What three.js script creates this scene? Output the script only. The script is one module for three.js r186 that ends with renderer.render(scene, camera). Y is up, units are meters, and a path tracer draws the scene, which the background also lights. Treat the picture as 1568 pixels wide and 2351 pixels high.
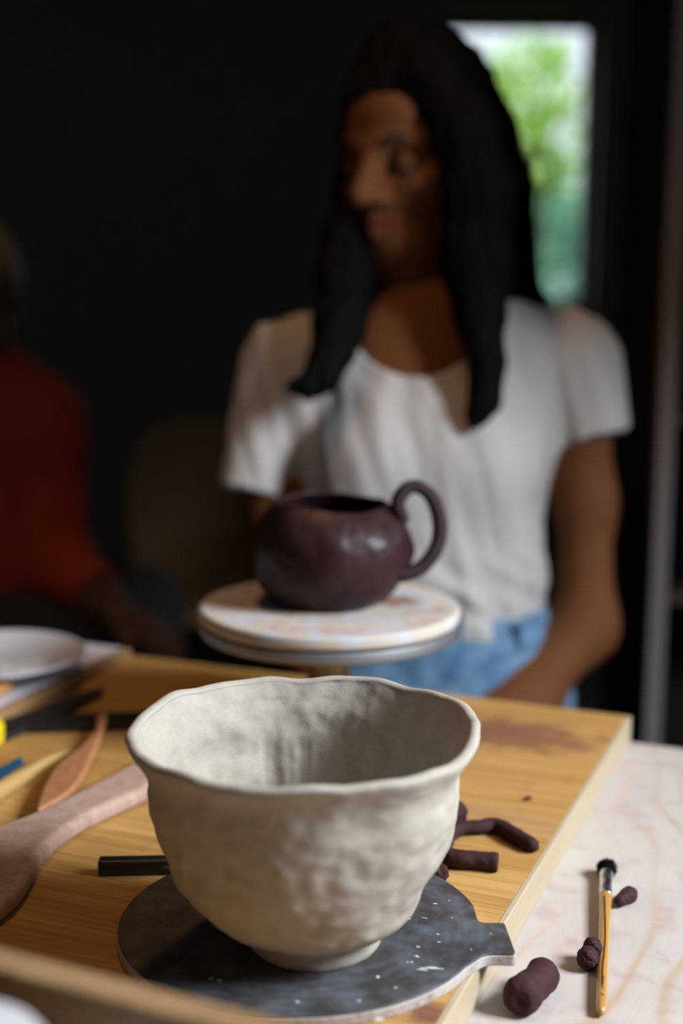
import * as THREE from 'three';
import { RoundedBoxGeometry } from 'three/addons/geometries/RoundedBoxGeometry.js';
import { mergeGeometries, mergeVertices } from 'three/addons/utils/BufferGeometryUtils.js';
import { RectAreaLightUniformsLib } from 'three/addons/lights/RectAreaLightUniformsLib.js';
import { createNoise2D, createNoise3D } from 'simplex-noise';

// ---------------------------------------------------------------- camera, light, exposure
RectAreaLightUniformsLib.init();
const scene = new THREE.Scene();
const renderer = new THREE.WebGLRenderer({ antialias: true });
renderer.toneMapping = THREE.LinearToneMapping;
renderer.toneMappingExposure = 1.0;
renderer.shadowMap.enabled = true;

const EYE = new THREE.Vector3(0, 1.14, 0), PITCH = 10 * Math.PI / 180, ROLL = 0.008, FPX = 3265;
const camera = new THREE.PerspectiveCamera(2 * Math.atan(1175.5 / FPX) * 180 / Math.PI, 1568 / 2351, 0.05, 200);
camera.filmGauge = 36;                                  // a 50 mm lens on an upright full frame
camera.position.copy(EYE);
camera.rotation.set(-PITCH, 0, ROLL, 'YXZ');
camera.focus = 0.79;
camera.userData.fStop = 3.0;
scene.add(camera);

const SKY = new THREE.Color().setRGB(1.1, 1.22, 1.42);
scene.background = SKY;

// daylight of the unseen side window, out of view to the right, placed to light the table
const WINDOW = { x: 1.15, z0: -0.76, z1: -0.2, y0: 1.4, y1: 1.94 };
const daylight = new THREE.RectAreaLight(new THREE.Color().setRGB(0.91, 0.985, 1.08), 63, WINDOW.z1 - WINDOW.z0, WINDOW.y1 - WINDOW.y0);
daylight.position.set(WINDOW.x - 0.03, (WINDOW.y0 + WINDOW.y1) / 2, (WINDOW.z0 + WINDOW.z1) / 2);
daylight.lookAt(WINDOW.x - 1, (WINDOW.y0 + WINDOW.y1) / 2, (WINDOW.z0 + WINDOW.z1) / 2);
daylight.name = 'unseen_window_daylight';
scene.add(daylight);

// sun in the garden behind the house
const sun = new THREE.DirectionalLight(new THREE.Color().setRGB(1, 0.97, 0.88), 5);
sun.position.set(-8, 12, -3.2); sun.target.position.set(1, 1, -8);
sun.castShadow = true; sun.shadow.radius = 2;
Object.assign(sun.shadow.camera, { left: -12, right: 12, top: 12, bottom: -12, near: 0.5, far: 40 });
scene.add(sun, sun.target);

// ---------------------------------------------------------------- helpers
let seed = 7;
const rnd = () => { seed = (seed + 0x6d2b79f5) | 0; let t = Math.imul(seed ^ (seed >>> 15), 1 | seed); t = (t + Math.imul(t ^ (t >>> 7), 61 | t)) ^ t; return ((t ^ (t >>> 14)) >>> 0) / 4294967296; };
const n2 = createNoise2D(rnd), n3 = createNoise3D(rnd);
const V = (x, y, z) => new THREE.Vector3(x, y, z);
const clamp = THREE.MathUtils.clamp, lerp = THREE.MathUtils.lerp, smooth = THREE.MathUtils.smoothstep;
const fbm2 = (x, y, o = 4) => { let s = 0, a = 0.5; for (let i = 0; i < o; i++) { s += a * n2(x, y); x = x * 2.03 + 7.1; y = y * 2.03 - 3.7; a *= 0.5; } return s; };
const fbm3 = (x, y, z, o = 3) => { let s = 0, a = 0.5; for (let i = 0; i < o; i++) { s += a * n3(x, y, z); x = x * 2.03 + 5; y = y * 2.03 + 3; z = z * 2.03 - 4; a *= 0.5; } return s; };

// measured photograph positions turned into places: on a level surface, or at a distance along the lens axis
function ray(x, y) {
  let u = (x - 784) / FPX, v = (1175.5 - y) / FPX; const c = Math.cos(ROLL), s = Math.sin(ROLL);
  [u, v] = [c * u - s * v, s * u + c * v];
  return V(u, -Math.sin(PITCH) + v * Math.cos(PITCH), -Math.cos(PITCH) - v * Math.sin(PITCH));
}
const at = (x, y, t) => ray(x, y).multiplyScalar(t).add(EYE);
const on = (x, y, Y) => { const d = ray(x, y); return d.multiplyScalar((Y - EYE.y) / d.y).add(EYE); };

const counts = {};
const numbered = (n) => { const k = counts[n] = (counts[n] ?? -1) + 1; return k ? n + '_' + String(k).padStart(3, '0') : n; };
function tag(o, label, category, group, kind) {
  if (label) o.userData.label = label; if (category) o.userData.category = category;
  if (group) o.userData.group = group; if (kind) o.userData.kind = kind; return o;
}
function thing(name, label, category, p = [0, 0, 0], turn = 0, group) {
  const o = new THREE.Group(); o.name = numbered(name); o.position.set(...p); o.rotation.y = turn; scene.add(o);
  return tag(o, label, category, group);
}
function part(name, geometry, material, parent) {
  const m = new THREE.Mesh(geometry, material); m.name = parent === scene ? numbered(name) : name;
  m.castShadow = m.receiveShadow = true; parent.add(m); return m;
}
const struct = (name, geometry, material, parent = scene) => { const m = part(name, geometry, material, parent); if (parent === scene) m.userData.kind = 'structure'; return m; };
const rbox = (w, h, d, r = 0.002, s = 2) => new RoundedBoxGeometry(w, h, d, s, Math.min(r, w / 2.01, h / 2.01, d / 2.01));
const moved = (g, x, y, z) => g.translate(x, y, z);
const join = (list) => mergeGeometries(list.map((g) => { const h = g.index ? g.toNonIndexed() : g; for (const k of Object.keys(h.attributes)) if (!['position', 'normal', 'uv'].includes(k)) h.deleteAttribute(k); return h; }));
const mat = (rgb, roughness = 0.7, more = {}) => new THREE.MeshPhysicalMaterial({ color: new THREE.Color().setRGB(...rgb), roughness, ...more });

function texture(w, h, f, srgb = true) {                 // f(x, y) -> [r, g, b] linear 0..1, or a number for data
  const d = new Uint8Array(w * h * 4), enc = (c) => 255 * (c <= 0.0031308 ? 12.92 * c : 1.055 * Math.pow(c, 1 / 2.4) - 0.055);
  for (let y = 0, o = 0; y < h; y++) for (let x = 0; x < w; x++, o += 4) {
    const c = f((x + 0.5) / w, (y + 0.5) / h);
    for (let k = 0; k < 3; k++) { const v = clamp(typeof c === 'number' ? c : c[k], 0, 1); d[o + k] = srgb ? enc(v) : 255 * v; }
    d[o + 3] = 255;
  }
  const t = new THREE.DataTexture(d, w, h); t.wrapS = t.wrapT = THREE.RepeatWrapping; t.magFilter = THREE.LinearFilter; t.minFilter = THREE.LinearMipmapLinearFilter; t.generateMipmaps = true;
  if (srgb) t.colorSpace = THREE.SRGBColorSpace; t.needsUpdate = true; return t;
}
function planarUV(g, fx) {                               // uv in metres from position
  const p = g.attributes.position, uv = new Float32Array(p.count * 2), v = V();
  for (let i = 0; i < p.count; i++) { v.fromBufferAttribute(p, i); const [a, b] = fx(v); uv[2 * i] = a; uv[2 * i + 1] = b; }
  g.setAttribute('uv', new THREE.BufferAttribute(uv, 2)); return g;
}
const mix3 = (a, b, t) => [lerp(a[0], b[0], t), lerp(a[1], b[1], t), lerp(a[2], b[2], t)];

// surface nets: the zero surface of f inside a box, as one smooth mesh
function nets(f, lo, hi, cell, color) {
  const n = [0, 1, 2].map((k) => Math.ceil((hi[k] - lo[k]) / cell) + 1), [nx, ny, nz] = n, F = new Float32Array(nx * ny * nz);
  const id = (x, y, z) => x + nx * (y + ny * z);
  for (let z = 0; z < nz; z++) for (let y = 0; y < ny; y++) for (let x = 0; x < nx; x++) {
    let v = f(lo[0] + x * cell, lo[1] + y * cell, lo[2] + z * cell);
    if (x === 0 || y === 0 || z === 0 || x === nx - 1 || y === ny - 1 || z === nz - 1) v = Math.max(v, cell * 0.25);
    F[id(x, y, z)] = v;
  }
  const pos = [], vid = new Int32Array(nx * ny * nz).fill(-1), C = [], E = [];
  for (let i = 0; i < 8; i++) C.push([i & 1, (i >> 1) & 1, i >> 2]);
  for (let a = 0; a < 8; a++) for (const b of [1, 2, 4]) if (!(a & b)) E.push([a, a | b]);
  const g = new Float32Array(8);
  for (let z = 0; z < nz - 1; z++) for (let y = 0; y < ny - 1; y++) for (let x = 0; x < nx - 1; x++) {
    let m = 0;
    for (let i = 0; i < 8; i++) { g[i] = F[id(x + C[i][0], y + C[i][1], z + C[i][2])]; if (g[i] < 0) m |= 1 << i; }
    if (m === 0 || m === 255) continue;
    let sx = 0, sy = 0, sz = 0, k = 0;
    for (const [a, b] of E) { const A = g[a], B = g[b]; if ((A < 0) === (B < 0)) continue; const t = A / (A - B); sx += C[a][0] + t * (C[b][0] - C[a][0]); sy += C[a][1] + t * (C[b][1] - C[a][1]); sz += C[a][2] + t * (C[b][2] - C[a][2]); k++; }
    vid[id(x, y, z)] = pos.length / 3; pos.push(lo[0] + (x + sx / k) * cell, lo[1] + (y + sy / k) * cell, lo[2] + (z + sz / k) * cell);
  }
  const idx = [], quad = (a, b, c, d, flip) => { if (flip) idx.push(a, c, b, a, d, c); else idx.push(a, b, c, a, c, d); };
  for (let z = 1; z < nz - 1; z++) for (let y = 1; y < ny - 1; y++) for (let x = 1; x < nx - 1; x++) {
    const v = F[id(x, y, z)] < 0;
    if (v !== F[id(x + 1, y, z)] < 0) quad(vid[id(x, y - 1, z - 1)], vid[id(x, y, z - 1)], vid[id(x, y, z)], vid[id(x, y - 1, z)], !v);
    if (v !== F[id(x, y + 1, z)] < 0) quad(vid[id(x - 1, y, z - 1)], vid[id(x - 1, y, z)], vid[id(x, y, z)], vid[id(x, y, z - 1)], !v);
    if (v !== F[id(x, y, z + 1)] < 0) quad(vid[id(x - 1, y - 1, z)], vid[id(x, y - 1, z)], vid[id(x, y, z)], vid[id(x - 1, y, z)], !v);
  }
  const geo = new THREE.BufferGeometry(); geo.setAttribute('position', new THREE.Float32BufferAttribute(pos, 3)); geo.setIndex(idx);
  const nor = new Float32Array(pos.length), e = cell * 0.6, w = V();
  for (let i = 0; i < pos.length; i += 3) {
    const [x, y, z] = [pos[i], pos[i + 1], pos[i + 2]];
    w.set(f(x + e, y, z) - f(x - e, y, z), f(x, y + e, z) - f(x, y - e, z), f(x, y, z + e) - f(x, y, z - e)).normalize();
    nor[i] = w.x; nor[i + 1] = w.y; nor[i + 2] = w.z;
  }
  geo.setAttribute('normal', new THREE.BufferAttribute(nor, 3));
  if (color) { const c = new Float32Array(pos.length); for (let i = 0; i < pos.length; i += 3) c.set(color(pos[i], pos[i + 1], pos[i + 2]), i); geo.setAttribute('color', new THREE.BufferAttribute(c, 3)); }
  return geo;
}
// distance fields
function cone(a, b, ra, rb) {                            // tapered capsule
  const bx = b.x - a.x, by = b.y - a.y, bz = b.z - a.z, L = bx * bx + by * by + bz * bz || 1e-9;
  return (x, y, z) => { const px = x - a.x, py = y - a.y, pz = z - a.z; const t = clamp((px * bx + py * by + pz * bz) / L, 0, 1); return Math.hypot(px - bx * t, py - by * t, pz - bz * t) - (ra + (rb - ra) * t); };
}
function ell(c, r, m) {                                  // ellipsoid, optionally in a turned frame
  const [rx, ry, rz] = r;
  return (x, y, z) => {
    let px = x - c.x, py = y - c.y, pz = z - c.z;
    if (m) { const e = m.elements; [px, py, pz] = [e[0] * px + e[1] * py + e[2] * pz, e[4] * px + e[5] * py + e[6] * pz, e[8] * px + e[9] * py + e[10] * pz]; }
    const k0 = Math.hypot(px / rx, py / ry, pz / rz), k1 = Math.hypot(px / (rx * rx), py / (ry * ry), pz / (rz * rz));
    return k1 < 1e-9 ? -Math.min(rx, ry, rz) : k0 * (k0 - 1) / k1;
  };
}
const smin = (a, b, k) => { const h = Math.max(k - Math.abs(a - b), 0) / k; return Math.min(a, b) - h * h * k * 0.25; };
const smax = (a, b, k) => -smin(-a, -b, k);
const union = (list, k) => (x, y, z) => { let d = 1e9; for (const f of list) d = smin(d, f(x, y, z), k); return d; };
const chain = (pts, rs) => pts.slice(1).map((p, i) => cone(pts[i], p, rs[i], rs[i + 1]));

// a round bar swept along points with its own radius at each
function sweep(pts, radii, { seg = 48, around = 20, squash = 1, noise = 0, freq = 120, flatEnd = false, up = null } = {}) {
  const curve = new THREE.CatmullRomCurve3(pts, false, 'centripetal'), fr = curve.computeFrenetFrames(seg, false), pos = [], idx = [], uv = [], L = curve.getLength();
  const rAt = (t) => { const k = t * (radii.length - 1), i = Math.min(Math.floor(k), radii.length - 2); const f = k - i; const s = f * f * (3 - 2 * f); return radii[i] + (radii[i + 1] - radii[i]) * s; };
  const rings = [], cap = flatEnd ? [[0, 0], [0, 0.55], [0, 0.86], [0.12, 1]] : [[0, 0], [0.1, 0.42], [0.3, 0.72], [0.62, 0.93], [1, 1]];
  for (const [k, s] of cap) rings.push([0, (k - 1) * (flatEnd ? 0.25 : 0.9), s]);
  for (let i = 1; i < seg; i++) rings.push([i / seg, 0, 1]);
  for (const [k, s] of [...cap].reverse()) rings.push([1, (1 - k) * (flatEnd ? 0.25 : 0.9), s]);
  const T = V(), P = V(), N = V(), B = V();
  rings.forEach(([t, push, s], j) => {
    const i = Math.round(t * seg), r = rAt(t); curve.getPointAt(t, P); curve.getTangentAt(t, T);
    if (up) { B.crossVectors(T, up).normalize(); N.crossVectors(B, T).normalize(); } else { N.copy(fr.normals[i]); B.copy(fr.binormals[i]); }
    P.addScaledVector(T, push * r);
    for (let a = 0; a <= around; a++) {
      const w = (a / around) * Math.PI * 2, cx = Math.cos(w) * r * s, cy = Math.sin(w) * r * s * squash;
      const q = P.clone().addScaledVector(B, cx).addScaledVector(N, cy);
      if (noise) { const d = noise * fbm3(q.x * freq, q.y * freq, q.z * freq, 3) * Math.min(1, s + 0.3); q.addScaledVector(B, Math.cos(w) * d).addScaledVector(N, Math.sin(w) * d).addScaledVector(T, s < 0.9 ? d : 0); }
      pos.push(q.x, q.y, q.z); uv.push(a / around, t * L / (Math.PI * 2 * radii[0]));
    }
  });
  const R = around + 1;
  for (let j = 0; j < rings.length - 1; j++) for (let a = 0; a < around; a++) { const p = j * R + a; idx.push(p, p + R, p + 1, p + 1, p + R, p + R + 1); }
  const g = new THREE.BufferGeometry(); g.setAttribute('position', new THREE.Float32BufferAttribute(pos, 3)); g.setAttribute('uv', new THREE.Float32BufferAttribute(uv, 2)); g.setIndex(idx);
  g.computeVertexNormals();
  const nn = g.attributes.normal;                        // close the seam
  for (let j = 0; j < rings.length; j++) { const p = j * R, q = p + around; for (let k = 0; k < 3; k++) { const m = (nn.array[p * 3 + k] + nn.array[q * 3 + k]) / 2; nn.array[p * 3 + k] = nn.array[q * 3 + k] = m; } }
  // make sure it faces outward
  const p0 = V().fromBufferAttribute(g.attributes.position, R * (cap.length + 2)), c0 = curve.getPointAt(Math.min(1, 3 / seg));
  if (V().fromBufferAttribute(nn, R * (cap.length + 2)).dot(p0.sub(c0)) < 0) { for (let i = 0; i < idx.length; i += 3) [idx[i], idx[i + 1]] = [idx[i + 1], idx[i]]; g.setIndex(idx); for (let i = 0; i < nn.array.length; i++) nn.array[i] *= -1; }
  return g;
}
// an outline on a level surface, given real thickness with rounded edges
function slab(points, thick, bevel = 0.001, smoothIt = true, hole) {
  const v = points.map((p) => new THREE.Vector2(p.x, -p.z)), s = new THREE.Shape();
  if (smoothIt) { s.moveTo(v[0].x, v[0].y); s.splineThru([...v.slice(1), v[0]]); } else s.setFromPoints(v);
  if (hole) s.holes.push(hole);
  const g = new THREE.ExtrudeGeometry(s, { depth: Math.max(thick - 2 * bevel, 1e-4), bevelEnabled: true, bevelThickness: bevel, bevelSize: bevel, bevelOffset: -bevel, bevelSegments: 3, curveSegments: 24 });
  return g.rotateX(-Math.PI / 2).translate(0, bevel, 0);
}
// the same for tools with well-rounded edges, as a distance field; carve: something hollowed out
function tool(points, thick, round, cell, carve) {
  const v = new THREE.CatmullRomCurve3(points, true, 'centripetal').getPoints(points.length * 5).slice(0, -1), n = v.length;
  const xs = v.map((p) => p.x), zs = v.map((p) => p.z), lo = [Math.min(...xs) - 2 * cell, -2 * cell, Math.min(...zs) - 2 * cell], hi = [Math.max(...xs) + 2 * cell, thick + 2 * cell, Math.max(...zs) + 2 * cell];
  const cache = new Map(), flat = (x, z) => {
    const key = Math.round(x * 2e5) * 4194304 + Math.round(z * 2e5); let d = cache.get(key); if (d !== undefined) return d;
    let m = 1e9, inside = false;
    for (let i = 0, j = n - 1; i < n; j = i++) { const ax = xs[j], az = zs[j], ex = xs[i] - ax, ez = zs[i] - az, wx = x - ax, wz = z - az, t = clamp((wx * ex + wz * ez) / (ex * ex + ez * ez), 0, 1); m = Math.min(m, (wx - ex * t) ** 2 + (wz - ez * t) ** 2); if ((zs[i] > z) !== (zs[j] > z) && x < (xs[j] - xs[i]) * (z - zs[i]) / (zs[j] - zs[i]) + xs[i]) inside = !inside; }
    d = inside ? -Math.sqrt(m) : Math.sqrt(m); cache.set(key, d); return d;
  };
  return nets((x, y, z) => { const a = flat(x, z) + round, b = Math.abs(y - thick / 2) - thick / 2 + round; let d = Math.min(Math.max(a, b), 0) + Math.hypot(Math.max(a, 0), Math.max(b, 0)) - round; return carve ? smax(d, -carve(x, y, z), 0.0015) : d; }, lo, hi, cell);
}
const lathe = (pts, n = 64) => new THREE.LatheGeometry(pts.map(([r, y]) => new THREE.Vector2(r, y)), n);

// ---------------------------------------------------------------- levels of the work surface
const TABLE = 0.758, BOARD = 0.78, TURN = -0.3726, CORNER = V(0.2354, TABLE, -1.102);

// ---------------------------------------------------------------- the room
const ROOM = { x0: -2.7, x1: 1.15, z0: -4.65, z1: 1.6, h: 2.6 };
{
  const plaster = mat([0.30, 0.275, 0.23], 0.95, { bumpMap: texture(256, 256, (x, y) => 0.5 + 0.5 * fbm2(x * 30, y * 30), false), bumpScale: 0.002 });
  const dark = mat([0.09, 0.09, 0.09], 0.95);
  const T = 0.15, W = ROOM.x1 - ROOM.x0, D = ROOM.z1 - ROOM.z0, cx = (ROOM.x0 + ROOM.x1) / 2, cz = (ROOM.z0 + ROOM.z1) / 2;
  const wall = (x0, x1, y0, y1, z0, z1) => moved(new THREE.BoxGeometry(x1 - x0, y1 - y0, z1 - z0), (x0 + x1) / 2, (y0 + y1) / 2, (z0 + z1) / 2);
  // back wall with the garden window
  const B = { x0: 0.29, x1: 0.805, y0: 0.985, y1: 1.905 }, zb = ROOM.z0;
  struct('wall_back', join([wall(ROOM.x0 - T, B.x0, 0, ROOM.h, zb - T, zb), wall(B.x1, ROOM.x1 + T, 0, ROOM.h, zb - T, zb), wall(B.x0, B.x1, 0, B.y0, zb - T, zb), wall(B.x0, B.x1, B.y1, ROOM.h, zb - T, zb)]), plaster);
  const R = WINDOW;
  struct('wall_right', join([wall(ROOM.x1, ROOM.x1 + T, 0, ROOM.h, zb, R.z0), wall(ROOM.x1, ROOM.x1 + T, 0, ROOM.h, R.z1, ROOM.z1), wall(ROOM.x1, ROOM.x1 + T, 0, R.y0, R.z0, R.z1), wall(ROOM.x1, ROOM.x1 + T, R.y1, ROOM.h, R.z0, R.z1)]), plaster);
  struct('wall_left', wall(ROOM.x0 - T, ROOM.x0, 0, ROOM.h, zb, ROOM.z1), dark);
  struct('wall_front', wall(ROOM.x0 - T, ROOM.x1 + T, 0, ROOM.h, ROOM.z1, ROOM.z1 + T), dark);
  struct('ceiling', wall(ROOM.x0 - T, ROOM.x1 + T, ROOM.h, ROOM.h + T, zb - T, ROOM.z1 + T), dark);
  const boards = texture(1024, 1024, (x, y) => { const p = Math.floor(x * 8), e = Math.abs(x * 8 - p - 0.5); const k = 0.8 + 0.25 * fbm2(x * 90 + p * 7, y * 5 + p * 3) + 0.15 * n2(p * 3.7, 1); return e > 0.485 ? [0.01, 0.008, 0.006] : [0.11 * k, 0.068 * k, 0.036 * k]; });
  boards.repeat.set(3, 4);
  struct('floor', wall(ROOM.x0 - T, ROOM.x1 + T, -T, 0, zb - T, ROOM.z1 + T), mat([1, 1, 1], 0.6, { map: boards }));
  // window frames and panes
  const frameMat = mat([0.1, 0.1, 0.1], 0.5), glass = mat([1, 1, 1], 0.02, { transmission: 1, thickness: 0, ior: 1.5 });
  const frame = (name, u0, u1, y0, y1, depth, put, mullion) => {
    const w = 0.035, list = [[u0, u1, y0, y0 + w], [u0, u1, y1 - w, y1], [u0, u0 + w, y0 + w, y1 - w], [u1 - w, u1, y0 + w, y1 - w]];
    if (mullion) list.push([(u0 + u1) / 2 - w / 2, (u0 + u1) / 2 + w / 2, y0 + w, y1 - w]);
    const g = new THREE.Group(); g.name = name; g.userData.kind = 'structure'; scene.add(g);
    part('window_frame', join(list.map((l) => put(l, depth))), frameMat, g);
    part('pane', put([u0 + w, u1 - w, y0 + w, y1 - w], 0.004), glass, g);
    return g;
  };
  frame('window_1', B.x0, B.x1, B.y0, B.y1, 0.05, ([a, b, c, d], t) => wall(a, b, c, d, zb - 0.09 - t / 2, zb - 0.09 + t / 2));
  frame('unseen_window_2', R.z0, R.z1, R.y0, R.y1, 0.05, ([a, b, c, d], t) => wall(ROOM.x1 + 0.09 - t / 2, ROOM.x1 + 0.09 + t / 2, c, d, a, b));  // unseen side window, out of view, framing the daylight area light
}

// ---------------------------------------------------------------- plywood table
{
  const grain = texture(2048, 1400, (x, y) => {         // 1.45 m x 0.95 m
    const X = x * 1.45, Z = y * 0.95;
    const wob = 0.03 * n2(X * 5 + 3, Z * 2.2) + 0.012 * n2(X * 14, Z * 5 + 9), c = X - 0.97 + 0.55 * (Z - 0.35) * (Z - 0.35) * 1.2;
    const f = (c + wob) * 34, k = f - Math.floor(f), line = Math.exp(-Math.pow((k - 0.5) / 0.12, 2)) * (0.5 + 0.5 * n2(X * 8, Z * 3 + 40));
    const fine = fbm2(X * 420 + 20 * n2(X * 3, Z * 2), Z * 12, 3), blot = fbm2(X * 14 + 5, Z * 14, 3), pink = smooth(fbm2(X * 22 + 60, Z * 26, 3), 0.12, 0.5), bigp = smooth(n2(X * 4 + 11, Z * 4), -0.2, 0.9);
    let col = [0.475, 0.42, 0.382];
    col = mix3(col, [0.5, 0.455, 0.4], bigp);
    col = mix3(col, [0.43, 0.29, 0.165], 0.75 * clamp(line, 0, 1));
    col = mix3(col, [0.34, 0.225, 0.21], 0.3 * pink);
    const s = 1 + 0.05 * fine + 0.05 * blot;
    return col.map((q) => q * s);
  });
  grain.repeat.set(1 / 1.45, 1 / 0.95);
  const top = mat([1, 1, 1], 0.55, { map: grain }), leg = mat([0.4, 0.3, 0.2], 0.6);
  const t = thing('table', 'pale plywood worktable under the bamboo board', 'table', [CORNER.x, 0, CORNER.z], TURN);
  const g = moved(rbox(1.45, 0.018, 0.95, 0.0015), -0.225, TABLE - 0.009, 0.473);
  part('tabletop', planarUV(g, (v) => [v.x + 0.95, v.z + 0.002]), top, t);
  for (const x of [-0.9, 0.45]) for (const z of [0.05, 0.9]) part('leg', moved(rbox(0.05, TABLE - 0.018, 0.05, 0.004), x, (TABLE - 0.018) / 2, z), leg, t);
}
// ---------------------------------------------------------------- bamboo board of glued strips
{
  const BX = 0.84, BZ = 0.64, N = 30, w = BZ / N;
  const map = texture(2048, 1560, (x, y) => {
    const X = x * BX, Z = y * BZ, s = Math.floor(Z / w), o = n2(s * 3.1, 5.5), o2 = n2(s * 7.7, 1.5);
    const long = fbm2(X * 5 + s * 9.3, Z * 210 + o * 40, 4), med = fbm2(X * 3 + s * 4, Z * 70 + o2 * 30, 3), fibre = n2(X * 14 + s * 3, Z * 1500), broad = fbm2(X * 3, Z * 9 + 30, 3);
    let col = mix3([0.34, 0.168, 0.038], [0.50, 0.292, 0.095], clamp(0.45 + 0.55 * long + 0.45 * med + 0.25 * o + 0.3 * broad, 0, 1));
    const node = Math.abs(((X + 0.9 * (o + 1)) % 0.33) - 0.16); if (node < 0.006) col = mix3(col, [0.23, 0.115, 0.035], 0.35 * (1 - node / 0.006) * (0.6 + 0.4 * fibre));
    // purple clay rubbed into the wood
    const stain = (cx, cz, rx, rz, a) => { const d = Math.hypot((X - cx) / rx, (Z - cz) / rz) + 0.45 * fbm2(X * 26, Z * 40, 4); return a * smooth(1.0 - d, -0.05, 0.55) * (0.8 + 0.35 * med); };
    const a = clamp(stain(BX - 0.085, 0.078, 0.085, 0.05, 1), 0, 0.85), b = clamp(stain(BX - 0.006, 0.502, 0.018, 0.012, 1.1), 0, 0.9), c2 = clamp(stain(BX - 0.06, 0.25, 0.09, 0.03, 0.35), 0, 0.3);
    col = mix3(col, [0.17, 0.06, 0.042], Math.max(a, b)); col = mix3(col, [0.38, 0.24, 0.17], c2);
    return col.map((q) => q * (1 + 0.07 * fibre));
  });
  map.repeat.set(1 / BX, 1 / BZ);
  const bump = texture(512, 512, (x, y) => 0.5 + 0.5 * fbm2(x * 6, y * 200, 3), false); bump.repeat.set(6, 6);
  const bamboo = mat([1, 1, 1], 0.68, { map, bumpMap: bump, bumpScale: 0.0003, specularIntensity: 0.5 });
  const t = thing('bamboo_board', 'thick honey-coloured bamboo board glued from long strips, lying on the plywood table', 'board', CORNER.toArray(), TURN);
  const edge = 0.004;
  for (let i = 0; i < N; i++) {
    const g = moved(rbox(BX - edge, BOARD - TABLE, w - 0.00015, 0.00022, 1), -BX / 2 - edge / 2, (BOARD - TABLE) / 2, (i + 0.5) * w);
    part('strip', planarUV(g, (v) => [v.x + BX, v.z]), bamboo, t);
  }
  const pale = texture(1024, 128, (x, y) => { const f = fbm2(x * 5, y * 9, 3), l = fbm2(x * 3 + 2, y * 34 + 4 * f, 3); return mix3([0.43, 0.365, 0.26], [0.42, 0.27, 0.12], clamp(0.25 + 0.8 * l, 0, 1)); });
  pale.repeat.set(1 / BZ, 1 / 0.022);
  const g = moved(rbox(edge, BOARD - TABLE, BZ, 0.0008), -edge / 2, (BOARD - TABLE) / 2, BZ / 2);
  tag(part('edge_strip', planarUV(g, (v) => [v.z, v.y]), mat([1, 1, 1], 0.55, { map: pale }), t), 'pale light-wood edging strip');
}
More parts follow.
